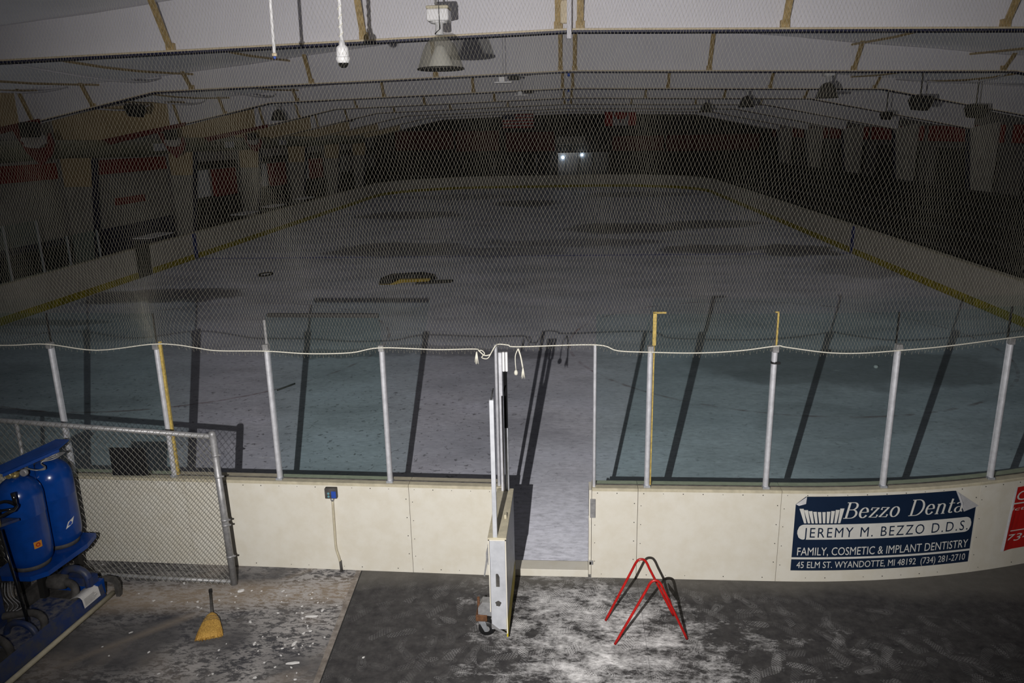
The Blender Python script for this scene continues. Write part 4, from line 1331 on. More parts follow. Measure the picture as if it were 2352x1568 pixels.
def put_text(name, txt, s0, s1, tbase, capz, mat, parent, off=0.0035, uvf=suv, shear=0, bold=0.0, spacing=1.0, cap_units=0.73):
    """fit text between s0 and s1 with its baseline at tbase and a cap height in metres"""
    vs_, fs = text_poly(txt, shear, bold, spacing)
    x0 = min(v[0] for v in vs_)
    x1 = max(v[0] for v in vs_)
    u0, zb = uvf(s0, tbase)
    u1, _ = uvf(s1, tbase)
    m = MB()
    m.add([surf(u0 + (v[0] - x0) / (x1 - x0) * (u1 - u0), zb + v[1] / cap_units * capz, off) for v in vs_], fs)
    return m.build(name, mat, parent)
sg = thing('banner', 'navy and white dentist banner with peeling corners on the curved board', 'banner', (3.3, by(3.3), 0.135))
m_ = MB()
def ztop(u):
    s_ = (u - SX0) / SW
    if s_ < 0.045: return SZ1 - SH * (0.10 - 0.09 * s_ / 0.045)
    if s_ > 0.865: return SZ1 - SH * 0.235 * (s_ - 0.865) / 0.135
    return SZ1
sheet(m_, SX0, SX1, SZ0, SZ1, 0.0025, 60, 0.0015, None, ztop)
m_.build('sheet', M['signblue'], sg)
# white rounded bar
pl = MB()
u0, zt_ = suv(0.020, 0.372)
u1, zb_ = suv(0.983, 0.575)
rr_ = (zt_ - zb_) / 2 * 0.8
def pz(u, sign):
    zm = (zt_ + zb_) / 2
    h = (zt_ - zb_) / 2
    d = min(u - u0, u1 - u)
    if d < rr_:
        h = h - rr_ + sqrt(max(rr_ ** 2 - (rr_ - d) ** 2, 0))
    return zm + sign * h
sheet(pl, u0, u1, 0, 0, 0.0032, 120, 0.0006, lambda u: pz(u, -1), lambda u: pz(u, 1))
pl.build('white_bar', M['signwhite'], sg)
wl2 = MB()
ua, za = suv(0.0, 0.845)
ub, zb2 = suv(1.0, 0.818)
sheet(wl2, ua, ub, za, zb2, 0.0032, 24, 0.0006)
wl2.build('white_rule', M['signwhite'], sg)
eb2 = MB()
u_, z_ = suv(0, 0)
eb2.add([], [])
sheet(eb2, SX1 - 0.006, SX1, SZ0, SZ1 - SH * 0.235, 0.0032, 2, 0.0006)
eb2.build('white_edge', M['signwhite'], sg)
# comb / smile mark made of upright blades
cbm = MB()
nb = 10
for i in range(nb):
    c0 = (i - (nb - 1) / 2) / ((nb - 1) / 2)
    sb = 0.148 + c0 * 0.090                       # bottom centre
    stp = 0.140 + c0 * 0.108
    wt = 0.0088 + 0.0022 * abs(c0)
    wbm = 0.0062
    tt = 0.205 - 0.045 * c0 * c0
    q = [suv(sb - wbm, 0.355), suv(sb + wbm, 0.355), suv(stp + wt, tt), suv(stp - wt, tt)]
    cbm.add([surf(a_, b_, 0.0035) for a_, b_ in q], [(0, 1, 2, 3)])
cbm.build('comb_mark', M['signwhite'], sg)
put_text('lettering_name', 'JEREMY M. BEZZO D.D.S.', 0.053, 0.965, 0.547, 0.120, M['signblue'], sg, 0.0042, spacing=1.22)
put_text('lettering_services', 'FAMILY, COSMETIC & IMPLANT DENTISTRY', 0.028, 0.980, 0.790, 0.098, M['signwhite'], sg, 0.0038)
put_text('lettering_address', '45 ELM ST. WYANDOTTE, MI 48192  (734) 281-2710', 0.030, 0.975, 0.965, 0.080, M['signwhite'], sg, 0.0038)

# italic serif lettering drawn stroke by stroke
def glyphs():
    G = {}
    def arcs(cx, cy, rx, ry, a0, a1, n=14):
        return [(cx + rx * cos(radians(a0 + (a1 - a0) * i / n)), cy + ry * sin(radians(a0 + (a1 - a0) * i / n))) for i in range(n + 1)]
    G['B'] = (0.72, [[(0.16, 0), (0.16, 1)], [(0.02, 1), (0.36, 1)] + arcs(0.36, 0.77, 0.22, 0.23, 90, -90)[1:] + [(0.16, 0.54)], [(0.16, 0.54), (0.38, 0.54)] + arcs(0.38, 0.27, 0.25, 0.27, 90, -90)[1:] + [(0.02, 0)]])
    G['D'] = (0.82, [[(0.16, 0), (0.16, 1)], [(0.02, 1), (0.36, 1)] + arcs(0.36, 0.5, 0.36, 0.5, 90, -90, 20)[1:] + [(0.02, 0)]])
    G['e'] = (0.52, [[(0.06, 0.36), (0.42, 0.36)] + arcs(0.25, 0.33, 0.19, 0.32, 8, 330, 22)])
    G['z'] = (0.48, [[(0.05, 0.48), (0.05, 0.63), (0.40, 0.63), (0.04, 0.02), (0.40, 0.02), (0.42, 0.17)]])
    G['o'] = (0.54, [arcs(0.26, 0.32, 0.20, 0.32, 0, 360, 26)])
    G['n'] = (0.60, [[(0.02, 0.62), (0.12, 0.64), (0.12, 0)], [(0.02, 0), (0.22, 0)], [(0.12, 0.46)] + arcs(0.29, 0.46, 0.16, 0.18, 165, 0) + [(0.45, 0)], [(0.36, 0), (0.56, 0)]])
    G['t'] = (0.36, [[(0.16, 0.90), (0.14, 0.14)] + arcs(0.23, 0.13, 0.09, 0.12, 180, 330, 8), [(0.02, 0.62), (0.34, 0.62)]])
    G['a'] = (0.52, [arcs(0.22, 0.50, 0.15, 0.13, 160, 20, 8) + [(0.38, 0.10), (0.48, 0.02)], arcs(0.22, 0.18, 0.17, 0.18, 70, 350, 18)])
    return G
def serif_text(txt, s0, s1, tbase, capz, parent, mat):
    G = glyphs()
    x = 0
    strokes = []
    for ch in txt:
        if ch == ' ':
            x += 0.45
            continue
        wdt, st_ = G[ch]
        for s_ in st_:
            strokes.append([(x + a_, b_) for a_, b_ in s_])
        x += wdt + 0.045
    tot = x
    m = MB()
    for s_ in strokes:
        s2 = [(a_ + 0.16 * b_, b_) for a_, b_ in s_]
        L_, R_ = [], []
        for i in range(len(s2)):
            p0, p1 = s2[max(i - 1, 0)], s2[min(i + 1, len(s2) - 1)]
            dx, dy = p1[0] - p0[0], p1[1] - p0[1]
            l = sqrt(dx * dx + dy * dy) or 1
            dx, dy = dx / l, dy / l
            wv = 0.020 + 0.036 * abs(dy) ** 1.5
            L_.append((s2[i][0] - dy * wv, s2[i][1] + dx * wv))
            R_.append((s2[i][0] + dy * wv, s2[i][1] - dx * wv))
        for i in range(len(s2) - 1):
            q = []
            for a_, b_ in (L_[i], L_[i + 1], R_[i + 1], R_[i]):
                u, zz = suv(s0 + (s1 - s0) * a_ / tot, tbase)
                q.append(surf(u, zz + b_ * capz, 0.0038))
            m.add(q, [(0, 1, 2, 3)])
        # ball or slab ends
    return m.build('lettering_title', mat, parent)
serif_text('Bezzo Denta', 0.255, 0.925, 0.292, 0.178, sg, M['signwhite'])
# peeled corners
def curl(pts2, name, bulge, par):
    """folded-over vinyl: outline in (s, t), lifted by bulge(s,t)"""
    m = MB()
    vs_ = []
    for (s_, t_), o_ in pts2:
        u, zz = suv(s_, t_)
        vs_.append(surf(u, zz, o_))
    m.add(vs_, [(0, 1, 2), (0, 2, 3), (0, 3, 4)] if len(vs_) == 5 else [(0, 1, 2), (0, 2, 3)])
    return m.build(name, M['silverback'], par)
curl([((0.865, 0.0), 0.006), ((1.012, 0.235), 0.006), ((0.925, 0.29), 0.012), ((0.905, 0.16), 0.030), ((0.885, 0.05), 0.018)], 'peeled_corner', None, sg)
curl([((0.0, 0.10), 0.006), ((0.055, 0.0), 0.006), ((0.050, 0.085), 0.022), ((0.015, 0.115), 0.016)], 'peeled_corner', None, sg)

# red banner at the right edge
RX0, RX1 = 4.72, 5.7
rb = thing('banner', 'red banner with white lettering cut off by the right edge', 'banner', (5.1, by(5.1), 0.2))
def rsurf_top(u): return 0.955
m_ = MB()
n = 16
vs_ = []
for i in range(n + 1):
    f_ = i / n
    u_t = RX0 + 0.045 + (RX1 - RX0) * f_
    u_b = RX0 - 0.02 + (RX1 - RX0) * f_
    bulge = 0.022 * exp(-((f_) / 0.06) ** 2)
    vs_ += [surf(u_b, 0.215, 0.003 + bulge), surf(u_t, 0.955, 0.003 + bulge * 0.3)]
m_.add(vs_, [(i * 2, i * 2 + 2, i * 2 + 3, i * 2 + 1) for i in range(n)])
m_.build('sheet', M['signred'], rb)
m_ = MB()
m_.add([surf(RX0 - 0.045, 0.205, 0.012), surf(RX0 - 0.018, 0.215, 0.026), surf(RX0 + 0.047, 0.955, 0.012), surf(RX0 + 0.028, 0.95, 0.006), surf(RX0 - 0.005, 0.6, 0.006)], [(0, 1, 2, 3, 4)])
m_.build('curled_edge', M['silverback'], rb)
def ruv(s_, t_): return RX0 + 0.03 + (RX1 - RX0 - 0.05) * s_, 0.955 - 0.74 * t_
put_text('lettering_top', 'C', 0.03, 0.17, 0.21, 0.115, M['signwhite'], rb, 0.012, ruv, shear=0.15)
put_text('lettering_middle', 'ictor', -0.02, 0.33, 0.365, 0.042, M['signwhite'], rb, 0.016, ruv, shear=0.2)
put_text('lettering_phone', '734-', -0.04, 0.36, 0.86, 0.088, M['signwhite'], rb, 0.016, ruv, shear=0.25)
ru = MB()
for ta, tb_ in ((0.245, 0.265), (0.685, 0.70)):
    a1 = ruv(0.0, ta)
    a2 = ruv(0.9, tb_)
    sheet(ru, a1[0], a2[0], a2[1], a1[1], 0.014, 6, 0.001)
ru.build('white_rule', M['signwhite'], rb)

# ------------------------------------------------------------------ red folding rack
rk = thing('folding_rack', 'red tubular metal rack of two pointed hoops standing on the dusty mat', 'rack', (0.76, 6.68, 0))
def hoop(l, r, ax_, ay, h):
    # straight legs from the feet l, r up to a rounded peak
    k = 0.10
    tl = (ax_ - k * 0.80, ay, h - 0.105)
    tr2 = (ax_ + k * 0.80, ay, h - 0.105)
    pts = [(l[0] + (tl[0] - l[0]) * f_, l[1] + (tl[1] - l[1]) * f_, 0.012 + (tl[2] - 0.012) * f_) for f_ in (0, 0.5, 0.9, 1.0)]
    pts += [(ax_ - k * 0.52, ay, h - 0.042), (ax_ - k * 0.22, ay, h - 0.008), (ax_ + k * 0.22, ay, h - 0.008), (ax_ + k * 0.52, ay, h - 0.042)]
    pts += [(r[0] + (tr2[0] - r[0]) * f_, r[1] + (tr2[1] - r[1]) * f_, 0.012 + (tr2[2] - 0.012) * f_) for f_ in (1.0, 0.9, 0.5, 0)]
    return smooth(pts, 4)
MB().tube(hoop((0.37, 6.79), (1.05, 6.90), 0.715, 6.87, 0.655), 0.0125, 10).build('hoop', M['red'], rk)
MB().tube(hoop((0.44, 6.42), (1.13, 6.53), 0.81, 6.50, 0.655), 0.0125, 10).build('hoop', M['red'], rk)
# plate linking the right-hand legs
pm = MB()
A1, A2 = Vector((0.905, 6.886, 0.37)), Vector((0.935, 6.889, 0.30))
B1, B2 = Vector((0.945, 6.510, 0.45)), Vector((0.975, 6.513, 0.37))
for a_, b_ in ((A1, B1),):
    pass
pm.add([tuple(A1), tuple(A2), tuple(B2), tuple(B1), tuple(A1 + Vector((0.006, 0, 0.003))), tuple(A2 + Vector((0.006, 0, 0.003))), tuple(B2 + Vector((0.006, 0, 0.003))), tuple(B1 + Vector((0.006, 0, 0.003)))],
       [(0, 1, 2, 3), (7, 6, 5, 4), (0, 4, 5, 1), (1, 5, 6, 2), (2, 6, 7, 3), (3, 7, 4, 0)])
pm.build('link_plate', M['red'], rk)

# ------------------------------------------------------------------ broom
bm_ = thing('hand_broom', 'short corn broom with a dark handle lying on the concrete', 'broom', (-3.46, 6.50, 0))
h0, h1 = Vector((-3.60, 6.68, 0.055)), Vector((-3.82, 7.12, 0.03))
MB().tube([h0, h0.lerp(h1, 0.5), h1], [0.015, 0.0125, 0.014], 10).build('handle', M['grime'], bm_)
MB().tube([h1 + Vector((0.016, -0.03, 0)), h1 + Vector((-0.006, 0.012, 0))], 0.018, 10).build('grip', M['black'], bm_)
st_ = MB()
d_ = Vector((0.15, -0.42, 0)).normalized()
sd_ = Vector((0.42, 0.15, 0)).normalized()
secs = [(0.0, 0.022, 0.022), (0.03, 0.05, 0.030), (0.09, 0.078, 0.033), (0.18, 0.100, 0.028), (0.28, 0.122, 0.020), (0.36, 0.130, 0.014)]
rings = []
for l, hw, hh_ in secs:
    c_ = Vector((-3.60, 6.68, 0.052)) + d_ * l + Vector((0, 0, -0.09 * l))
    rings.append([c_ + sd_ * hw * cos(2 * pi * k / 20) + Vector((0, 0, hh_ * sin(2 * pi * k / 20))) for k in range(20)])
o_ = len(st_.v)
for r__ in rings:
    st_.v += [tuple(q) for q in r__]
st_.sm = True
for i in range(len(rings) - 1):
    for k in range(20):
        k2 = (k + 1) % 20
        st_.face((i * 20 + k, i * 20 + k2, (i + 1) * 20 + k2, (i + 1) * 20 + k))
st_.sm = False
st_.face(list(range(19, -1, -1)))
st_.face([100 + k for k in range(20)])
for i in range(130):
    f_ = random.uniform(-1, 1)
    c_ = Vector((-3.60, 6.68, 0.052)) + d_ * 0.25 + Vector((0, 0, -0.02)) + sd_ * f_ * 0.108 + Vector((0, 0, random.uniform(-.006, .014)))
    e_ = c_ + d_ * random.uniform(0.10, 0.15) + sd_ * f_ * 0.022 + Vector((0, 0, -0.012))
    st_.tube([c_, e_], [0.0022, 0.0012], 3, cap=False)
st_.build('bristles', M['straw'], bm_)
sm_ = MB()
for l, hw, hh_ in ((0.075, 0.074, 0.034), (0.10, 0.084, 0.033), (0.125, 0.089, 0.0325)):
    c_ = Vector((-3.60, 6.68, 0.052)) + d_ * l + Vector((0, 0, -0.09 * l))
    sm_.tube([c_ + sd_ * hw * cos(2 * pi * k / 20) + Vector((0, 0, hh_ * sin(2 * pi * k / 20))) for k in range(20)], 0.0022, 5, closed=True)
sm_.build('binding', M['grime'], bm_)

# ------------------------------------------------------------------ blue machine at the lower left
mc = thing('ice_resurfacer', 'low dusty blue machine skid with a long side rail at the lower left', 'machine', (-5.3, 6.3, 0))
# local frame: a runs along the front edge, n points away from it (to the left)
E0 = Vector((-5.02, 5.00, 0))
E1 = Vector((-4.82, 6.98, 0))
ea = (E1 - E0).normalized()
en = Vector((-ea.y, ea.x, 0))
LE = (E1 - E0).length
def L(a, n_, z):
    q = E0 + ea * a + en * n_
    return (q.x, q.y, z)
def prism(m, prof, a0, a1):
    """profile in (n, z) swept along the edge direction"""
    n = len(prof)
    vs_ = [L(a0, p[0], p[1]) for p in prof] + [L(a1, p[0], p[1]) for p in prof]
    fs = [tuple(range(n)), tuple(range(2 * n - 1, n - 1, -1))] + [(i, n + i, n + (i + 1) % n, (i + 1) % n) for i in range(n)]
    m.add(vs_, fs)
    return m
def lbox(m, a0, a1, n0, n1, z0, z1):
    return prism(m, [(n0, z0), (n1, z0), (n1, z1), (n0, z1)], a0, a1)
prism(MB(), [(0.03, 0.06), (0.06, 0.21), (0.09, 0.225), (0.12, 0.20), (0.10, 0.06)], 0, LE - 0.06).build('side_panel', M['blue_dark'], mc)
lbox(MB(), 0, LE - 0.12, 0.11, 0.62, 0.12, 0.15).build('deck', M['grime'], mc)
lbox(MB(), 0.0, LE - 0.12, 0.60, 0.66, 0.08, 0.30).build('rear_channel', M['grime'], mc)
lbox(MB(), 0.9, 1.70, 0.13, 0.58, 0.150, 0.156).build('blue_deck_plate', worn('dusty_deck', (0.012, 0.03, 0.11), 0.8, 0, 0, 14, (0.17, 0.165, 0.17)), mc)
lbox(MB(), LE - 0.14, LE - 0.02, 0.06, 0.68, 0.08, 0.25).build('end_cheek', M['blue'], mc)
MB().tube([L(0, 0.01, 0.055), L(LE + 0.02, 0.01, 0.055)], 0.026, 10).build('side_rail', M['cap'], mc)
# end runner: rubber bumper around the far end
MB().extr([(-4.80, 0.01), (-4.76, 0.01), (-4.76, 0.15), (-4.80, 0.22), (-4.92, 0.24), (-4.93, 0.20), (-4.81, 0.17)], 7.0, 7.05).build('end_bumper', M['grime'], mc)
# hoops / wheel arches
def arch(m, a, n0, n1, z0, h, r, seg=10):
    pts = [L(a, n0, z0)]
    c_ = (n0 + n1) / 2
    R_ = (n1 - n0) / 2
    for i in range(seg + 1):
        an = pi - pi * i / seg
        pts.append(L(a, c_ + R_ * cos(an), z0 + h + R_ * sin(an) * 0.8))
    pts.append(L(a, n1, z0))
    return m.tube(pts, r, 10)
arch(MB(), LE - 0.16, 0.12, 0.40, 0.22, 0.10, 0.040).build('blue_hoop', M['blue_dark'], mc)
ah = MB()
arch(ah, 1.10, 0.14, 0.46, 0.12, 0.04, 0.03)
ah.build('blue_hoop', M['blue_dark'], mc)
arch(MB(), 0.85, 0.20, 0.55, 0.10, 0.06, 0.035).build('hose', M['grime'], mc)
MB().tube(smooth([L(1.22, 0.16, 0.12), L(1.25, 0.18, 0.24), L(1.27, 0.30, 0.28), L(1.25, 0.48, 0.26), L(1.2, 0.66, 0.24)], 5), 0.035, 10).build('hose', M['grime'], mc)
MB().tube(smooth([L(1.70, 0.20, 0.16), L(1.74, 0.22, 0.28), L(1.76, 0.34, 0.31), L(1.74, 0.52, 0.31)], 5), 0.04, 10).build('pump_pipe', M['grime'], mc)
MB().lathe([(0.04, -0.10), (0.075, -0.08), (0.08, 0.0), (0.075, 0.08), (0.04, 0.10)], L(1.76, 0.42, 0.31), 14, 'x').build('pump_body', M['grime'], mc)
lbox(MB(), 1.80, 1.92, 0.08, 0.50, 0.25, 0.34).build('motor_block', M['blue_dark'], mc)
# tray that carries the tanks
TRZ = 0.60
tr_ = MB()
poly_t = [(-5.66, 6.50), (-5.54, 6.41), (-5.24, 6.41), (-5.13, 6.52), (-5.06, 7.06), (-5.10, 7.28), (-5.52, 7.31), (-5.62, 7.2)]
tr_.extr(poly_t, TRZ - 0.05, TRZ, 'z')
trp = tr_.build('tank_tray', M['blue'], mc)
tm_ = MB()
for ax_, ay in ((-5.55, 6.65), (-5.5, 7.2), (-5.40, 6.75), (-5.3, 7.2)):
    tm_.box(ax_ - 0.03, ax_ + 0.03, ay - 0.03, ay + 0.03, 0.05, TRZ - 0.05)
tm_.build('tray_legs', M['dark'], mc)
# tall cabinet on the left and the platform with the crank wheel
MB().bbox(-6.30, -5.48, 5.3, 6.32, 0.1, 1.20, 0.02).build('body', M['blue_dark'], mc)
pf = MB()
pf.extr([(-6.3, 5.3), (-5.36, 5.6), (-5.38, 6.08), (-5.19, 6.36), (-6.3, 6.38)], 1.235, 1.26, 'z')
pf.build('platform', M['blue_dark'], mc)
wz = 1.42
wc = (-5.27, 6.25)
wheel = MB().tube([(wc[0] + 0.165 * cos(2 * pi * i / 28), wc[1] + 0.165 * sin(2 * pi * i / 28) - 0.05, wz + 0.01 * sin(i)) for i in range(28)], 0.016, 8, closed=True)
for i in range(3):
    an = 2 * pi * i / 3 + 0.3
    wheel.tube([(wc[0], wc[1] - 0.05, wz - 0.01), (wc[0] + 0.165 * cos(an), wc[1] - 0.05 + 0.165 * sin(an), wz)], 0.011, 6)
whl = wheel.build('crank_wheel', M['blackgloss'], mc)
MB().tube([(-5.15, 6.30, wz + 0.01), (-5.15, 6.30, wz + 0.05), (-5.155, 6.30, wz + 0.13)], [0.016, 0.018, 0.021], 10).build('crank_knob', M['blackgloss'], whl)
MB().tube([(wc[0], wc[1] - 0.05, wz), (wc[0], wc[1] - 0.05, 1.26)], 0.018, 8).build('wheel_shaft', M['brass'], mc)
MB().tube([(-5.24, 6.16, 1.24), (-5.18, 6.15, 0.7), (-5.13, 6.14, 0.20)], 0.012, 8).build('control_rod', M['blackgloss'], mc)
cb_ = MB()
for i in range(4):
    cb_.tube(smooth([(-5.62 + 0.03 * i, 6.50, 0.47), (-5.58 + 0.035 * i, 6.42, 0.38), (-5.50 + 0.05 * i, 6.38, 0.30), (-5.46 + 0.03 * i, 6.30, 0.29)], 4), 0.006, 5)
cb_.build('hose_bundle', M['galv'], mc)
# paper draped over the side panel
pm_ = MB()
prof = [(0.22, 0.185), (0.15, 0.225), (0.10, 0.243), (0.070, 0.238), (0.048, 0.215), (0.034, 0.12)]
vs_ = []
for i, (n_, z_) in enumerate(prof):
    vs_ += [L(1.62, n_, z_), L(1.86, n_ , z_)]
pm_.sm = True
pm_.add(vs_, [(2 * i, 2 * i + 1, 2 * i + 3, 2 * i + 2) for i in range(len(prof) - 1)])
dr = pm_.build('paper_sheet', M['paper'], None, L(1.74, 0.12, 0.2))
tag(dr, 'curled white printed sheet draped over the blue machine edge', 'paper')
lm = MB()
for i in range(8):
    tt = 0.1 + 0.1 * i
    a0 = Vector(L(1.64, 0.048 - 0.014 * tt, 0.215 - 0.095 * tt))
    a1 = Vector(L(1.64 + 0.2 * random.uniform(0.6, 1), 0.048 - 0.014 * tt, 0.215 - 0.095 * tt))
    lm.add([tuple(a0 - en * 0.003), tuple(a1 - en * 0.003), tuple(a1 - en * 0.003 + Vector((0, 0, 0.004))), tuple(a0 - en * 0.003 + Vector((0, 0, 0.004)))], [(0, 1, 2, 3)])
lm.build('print_lines', M['galv'], dr)

# two tanks
def tank(x, y, r, lab, sticker):
    t_ = thing('gas_tank', lab, 'tank', (x, y, TRZ), 'blue gas tanks')
    h = 1.0
    prof = [(r * 0.80, 0.0), (r * 0.82, 0.02)]
    prof2 = [(r * 0.72, 0.025), (r * 0.92, 0.06), (r * 0.99, 0.13), (r, 0.18), (r, 0.40), (r, 0.56), (r * 1.004, 0.563), (r * 1.004, 0.572), (r, 0.575), (r, 0.74)]
    for i in range(1, 9):
        a_ = radians(i * 10.5)
        prof2.append((r * cos(a_), 0.74 + 0.21 * sin(a_)))
    MB().lathe(prof2, (x, y, TRZ), 40).build('shell', M['blue'], t_)
    MB().lathe([(r * 0.82, 0.0), (r * 0.82, 0.045)], (x, y, TRZ), 32).build('foot_ring', M['grime'], t_)
    MB().lathe([(0.035, 0.0), (0.035, 0.03), (0.02, 0.035), (0.02, 0.07)], (x, y, TRZ + 0.945), 14).build('neck', M['brass'], t_)
    v_ = MB()
    v_.lathe([(0.028, -0.04), (0.034, -0.03), (0.034, 0.01), (0.028, 0.015)], (x - 0.02, y - 0.03, TRZ + 0.985), 14, 'y')
    v_.build('valve', M['brass'], t_)
    MB().lathe([(0.03, -0.015), (0.036, -0.01), (0.036, 0.02), (0.03, 0.025)], (x + 0.11, y - 0.02, TRZ + 1.0), 16, 'y').build('gauge', M['galv'], t_)
    MB().tube([(x - 0.02, y, TRZ + 0.985), (x + 0.11, y, TRZ + 1.0)], 0.012, 8).build('valve_pipe', M['brass'], t_)
    ang0, z_, kind = sticker
    m = MB()
    n = 6
    w_ = 0.075
    hh = 0.07
    vs_ = []
    for i in range(n + 1):
        f_ = i / n - 0.5
        a_ = ang0 + f_ * w_ / r
        sk = 0.018 * f_ * 2
        vs_ += [(x + (r + 0.002) * cos(a_), y + (r + 0.002) * sin(a_), TRZ + z_ + (sk if kind == 'blue' else 0)), (x + (r + 0.002) * cos(a_ + (0.15 if kind == 'blue' else 0)), y + (r + 0.002) * sin(a_ + (0.15 if kind == 'blue' else 0)), TRZ + z_ + hh + (sk if kind == 'blue' else 0))]
    m.add(vs_, [(2 * i, 2 * i + 2, 2 * i + 3, 2 * i + 1) for i in range(n)])
    so_ = m.build('sticker', M['signwhite'] if kind == 'blue' else M['orange'], t_)
    m = MB()
    c_ = ang0
    pts = []
    if kind == 'blue':
        for (du_, dz_) in ((-0.02, 0.012), (0.012, 0.012), (0.03, 0.035), (0.012, 0.058), (-0.005, 0.040)):
            a_ = c_ + (du_ + 0.006) / r
            pts.append((x + (r + 0.004) * cos(a_), y + (r + 0.004) * sin(a_), TRZ + z_ + dz_))
        m.add(pts, [(0, 1, 2, 3, 4)])
        m.build('sticker_mark', M['boxblue'], so_)
    else:
        for k in range(14):
            an = 2 * pi * k / 14
            for rd in (0.012, 0.021):
                a_ = c_ + rd * cos(an) / r
                pts.append((x + (r + 0.004) * cos(a_), y + (r + 0.004) * sin(a_), TRZ + z_ + 0.035 + rd * sin(an)))
        m.add(pts, [(2 * k, 2 * k + 1, (2 * k + 3) % 28, (2 * k + 2) % 28) for k in range(14)])
        m.build('sticker_mark', M['red'], so_)
    return t_
tank(-5.385, 6.655, 0.208, 'blue domed gas tank with the orange sticker, nearer of the two', (radians(-30), 0.24, 'orange'))
tank(-5.35, 7.08, 0.208, 'blue domed gas tank with the white and blue sticker, by the fence', (radians(-28), 0.24, 'blue'))
# blue plate over the valves with grey tubing
tpz = TRZ + 1.075
bp = thing('valve_guard', 'tilted blue metal plate covering the valves of the two gas tanks', 'cover plate', (-5.42, 6.87, tpz - 0.06))
q = [(-5.52, 6.52, tpz - 0.01), (-5.36, 6.47, tpz - 0.015), (-5.14, 7.00, tpz + 0.02), (-5.16, 7.20, tpz + 0.03), (-5.30, 7.20, tpz + 0.03)]
gp_ = MB()
gp_.add(q + [(a_, b_, c_ + 0.014) for a_, b_, c_ in q], [(0, 1, 2, 3, 4), (9, 8, 7, 6, 5)] + [(i, 5 + i, 5 + (i + 1) % 5, (i + 1) % 5) for i in range(5)])
gp_.build('plate', M['blue'], bp)
lpz = MB()
lpz.add([(-5.36, 6.47, tpz - 0.045), (-5.14, 7.00, tpz - 0.01), (-5.14, 7.00, tpz + 0.03), (-5.36, 6.47, tpz)], [(0, 1, 2, 3)])
lpz.build('lip', M['blue'], bp)
MB().box(-5.38, -5.35, 6.84, 6.88, TRZ + 0.80, tpz + 0.01).build('stay', M['blue'], bp)
hz = MB()
for i in range(3):
    hz.tube(smooth([(-5.36, 6.76, TRZ + 1.0), (-5.24 + 0.01 * i, 6.74, TRZ + 0.98), (-5.20, 6.84, TRZ + 0.95 + 0.01 * i), (-5.28, 6.90, TRZ + 0.99), (-5.17, 6.95 + 0.01 * i, TRZ + 1.01 + 0.02 * i), (-5.15, 7.10, TRZ + 1.02)], 5), 0.006, 6)
hz.build('tubing', M['galv'], bp)

# ------------------------------------------------------------------ small litter on the concrete
def chip(loc, w_, d_, h_, rz):
    m = MB()
    n = 6
    o_ = [(w_ * 0.5 * cos(2 * pi * k / n + 0.3) * random.uniform(0.7, 1.1), d_ * 0.5 * sin(2 * pi * k / n + 0.3) * random.uniform(0.7, 1.1)) for k in range(n)]
    o_ = [(a_ * cos(rz) - b_ * sin(rz) + loc[0], a_ * sin(rz) + b_ * cos(rz) + loc[1]) for a_, b_ in o_]
    m.extr(o_, 0.001, h_, 'z')
    return m
ch = chip((-2.66, 6.70), 0.02, 0.02, 0.015, 0)
big = [(-2.60, 6.745, 0.155, 0.028, 0.012, 0.12, 'long white plastic strip lying on the concrete near the floor joint'), (-3.50, 7.16, 0.075, 0.035, 0.02, 0.5, 'white plaster lump at the foot of the fence post'),
       (-2.53, 6.03, 0.14, 0.03, 0.012, 0.2, 'white broken strip near the bottom of the floor joint'), (-2.62, 6.31, 0.09, 0.03, 0.012, 1.2, 'white flake standing out halfway along the floor joint')]
for x, y, w_, d_, h_, rz, lab in big:
    m = chip((x, y), w_, d_, h_, rz)
    tag(m.build('plastic_scrap', M['chip'], None, (x, y, 0)), lab, 'scrap')
protos = []
for i in range(60):
    if i < 36:
        x, y = random.gauss(-2.62, 0.20), random.uniform(5.75, 7.1)
    elif i < 48:
        x, y = random.gauss(-3.3, 0.4), random.uniform(6.2, 7.4)
    else:
        x, y = random.uniform(-4.5, -1.6), random.uniform(5.9, 7.3)
    if x > -2.32: x = -2.36 - random.random() * 0.1 if i < 50 else x
    if len(protos) < 6:
        s_ = (0.018, 0.026, 0.034, 0.022, 0.015, 0.04)[len(protos)]
        m = chip((0, 0), s_, s_ * 0.6, 0.008, 0)
        o_ = m.build('plaster_chip', M['chip'], None, (0, 0, 0))
        protos.append(o_)
    else:
        o_ = random.choice(protos).copy()
        C.objects.link(o_)
    o_.location = (x, y, 0)
    o_.rotation_euler = (0, 0, random.uniform(0, 6.28))
    tag(o_, 'tiny white plaster chip scattered on the bare concrete floor', 'chip', 'plaster chips on the concrete')

# ------------------------------------------------------------------ things on the rink
tarp = thing('crumpled_mat', 'crumpled black and yellow mat lying out on the rink left of centre', 'mat', (-5.4, 25.0, 0.03))
m = MB()
pts = [(-6.15, 24.6), (-5.9, 25.1), (-5.5, 25.5), (-5.0, 25.6), (-4.75, 25.4), (-4.35, 25.5), (-4.5, 25.15), (-5.0, 24.95), (-5.5, 24.9), (-5.7, 24.55)]
vs_ = [(a_, b_, 0.032) for a_, b_ in pts] + [(a_ * 0.9 - 0.53 , b_ * 0.9 + 2.5, 0.22 + 0.06 * sin(i * 2)) for i, (a_, b_) in enumerate(pts)]
m.add(vs_, [tuple(range(9, -1, -1)), tuple(range(10, 20))] + [(i, (i + 1) % 10, 10 + (i + 1) % 10, 10 + i) for i in range(10)])
m.build('rubber', M['black'], tarp)
m = MB().extr([(-6.1, 0.035), (-5.75, 0.04), (-5.4, 0.20), (-4.4, 0.22), (-4.45, 0.14), (-5.3, 0.10), (-5.6, 0.036)], 24.42, 24.60)
m.build('yellow_fold', M['yellow'], tarp)
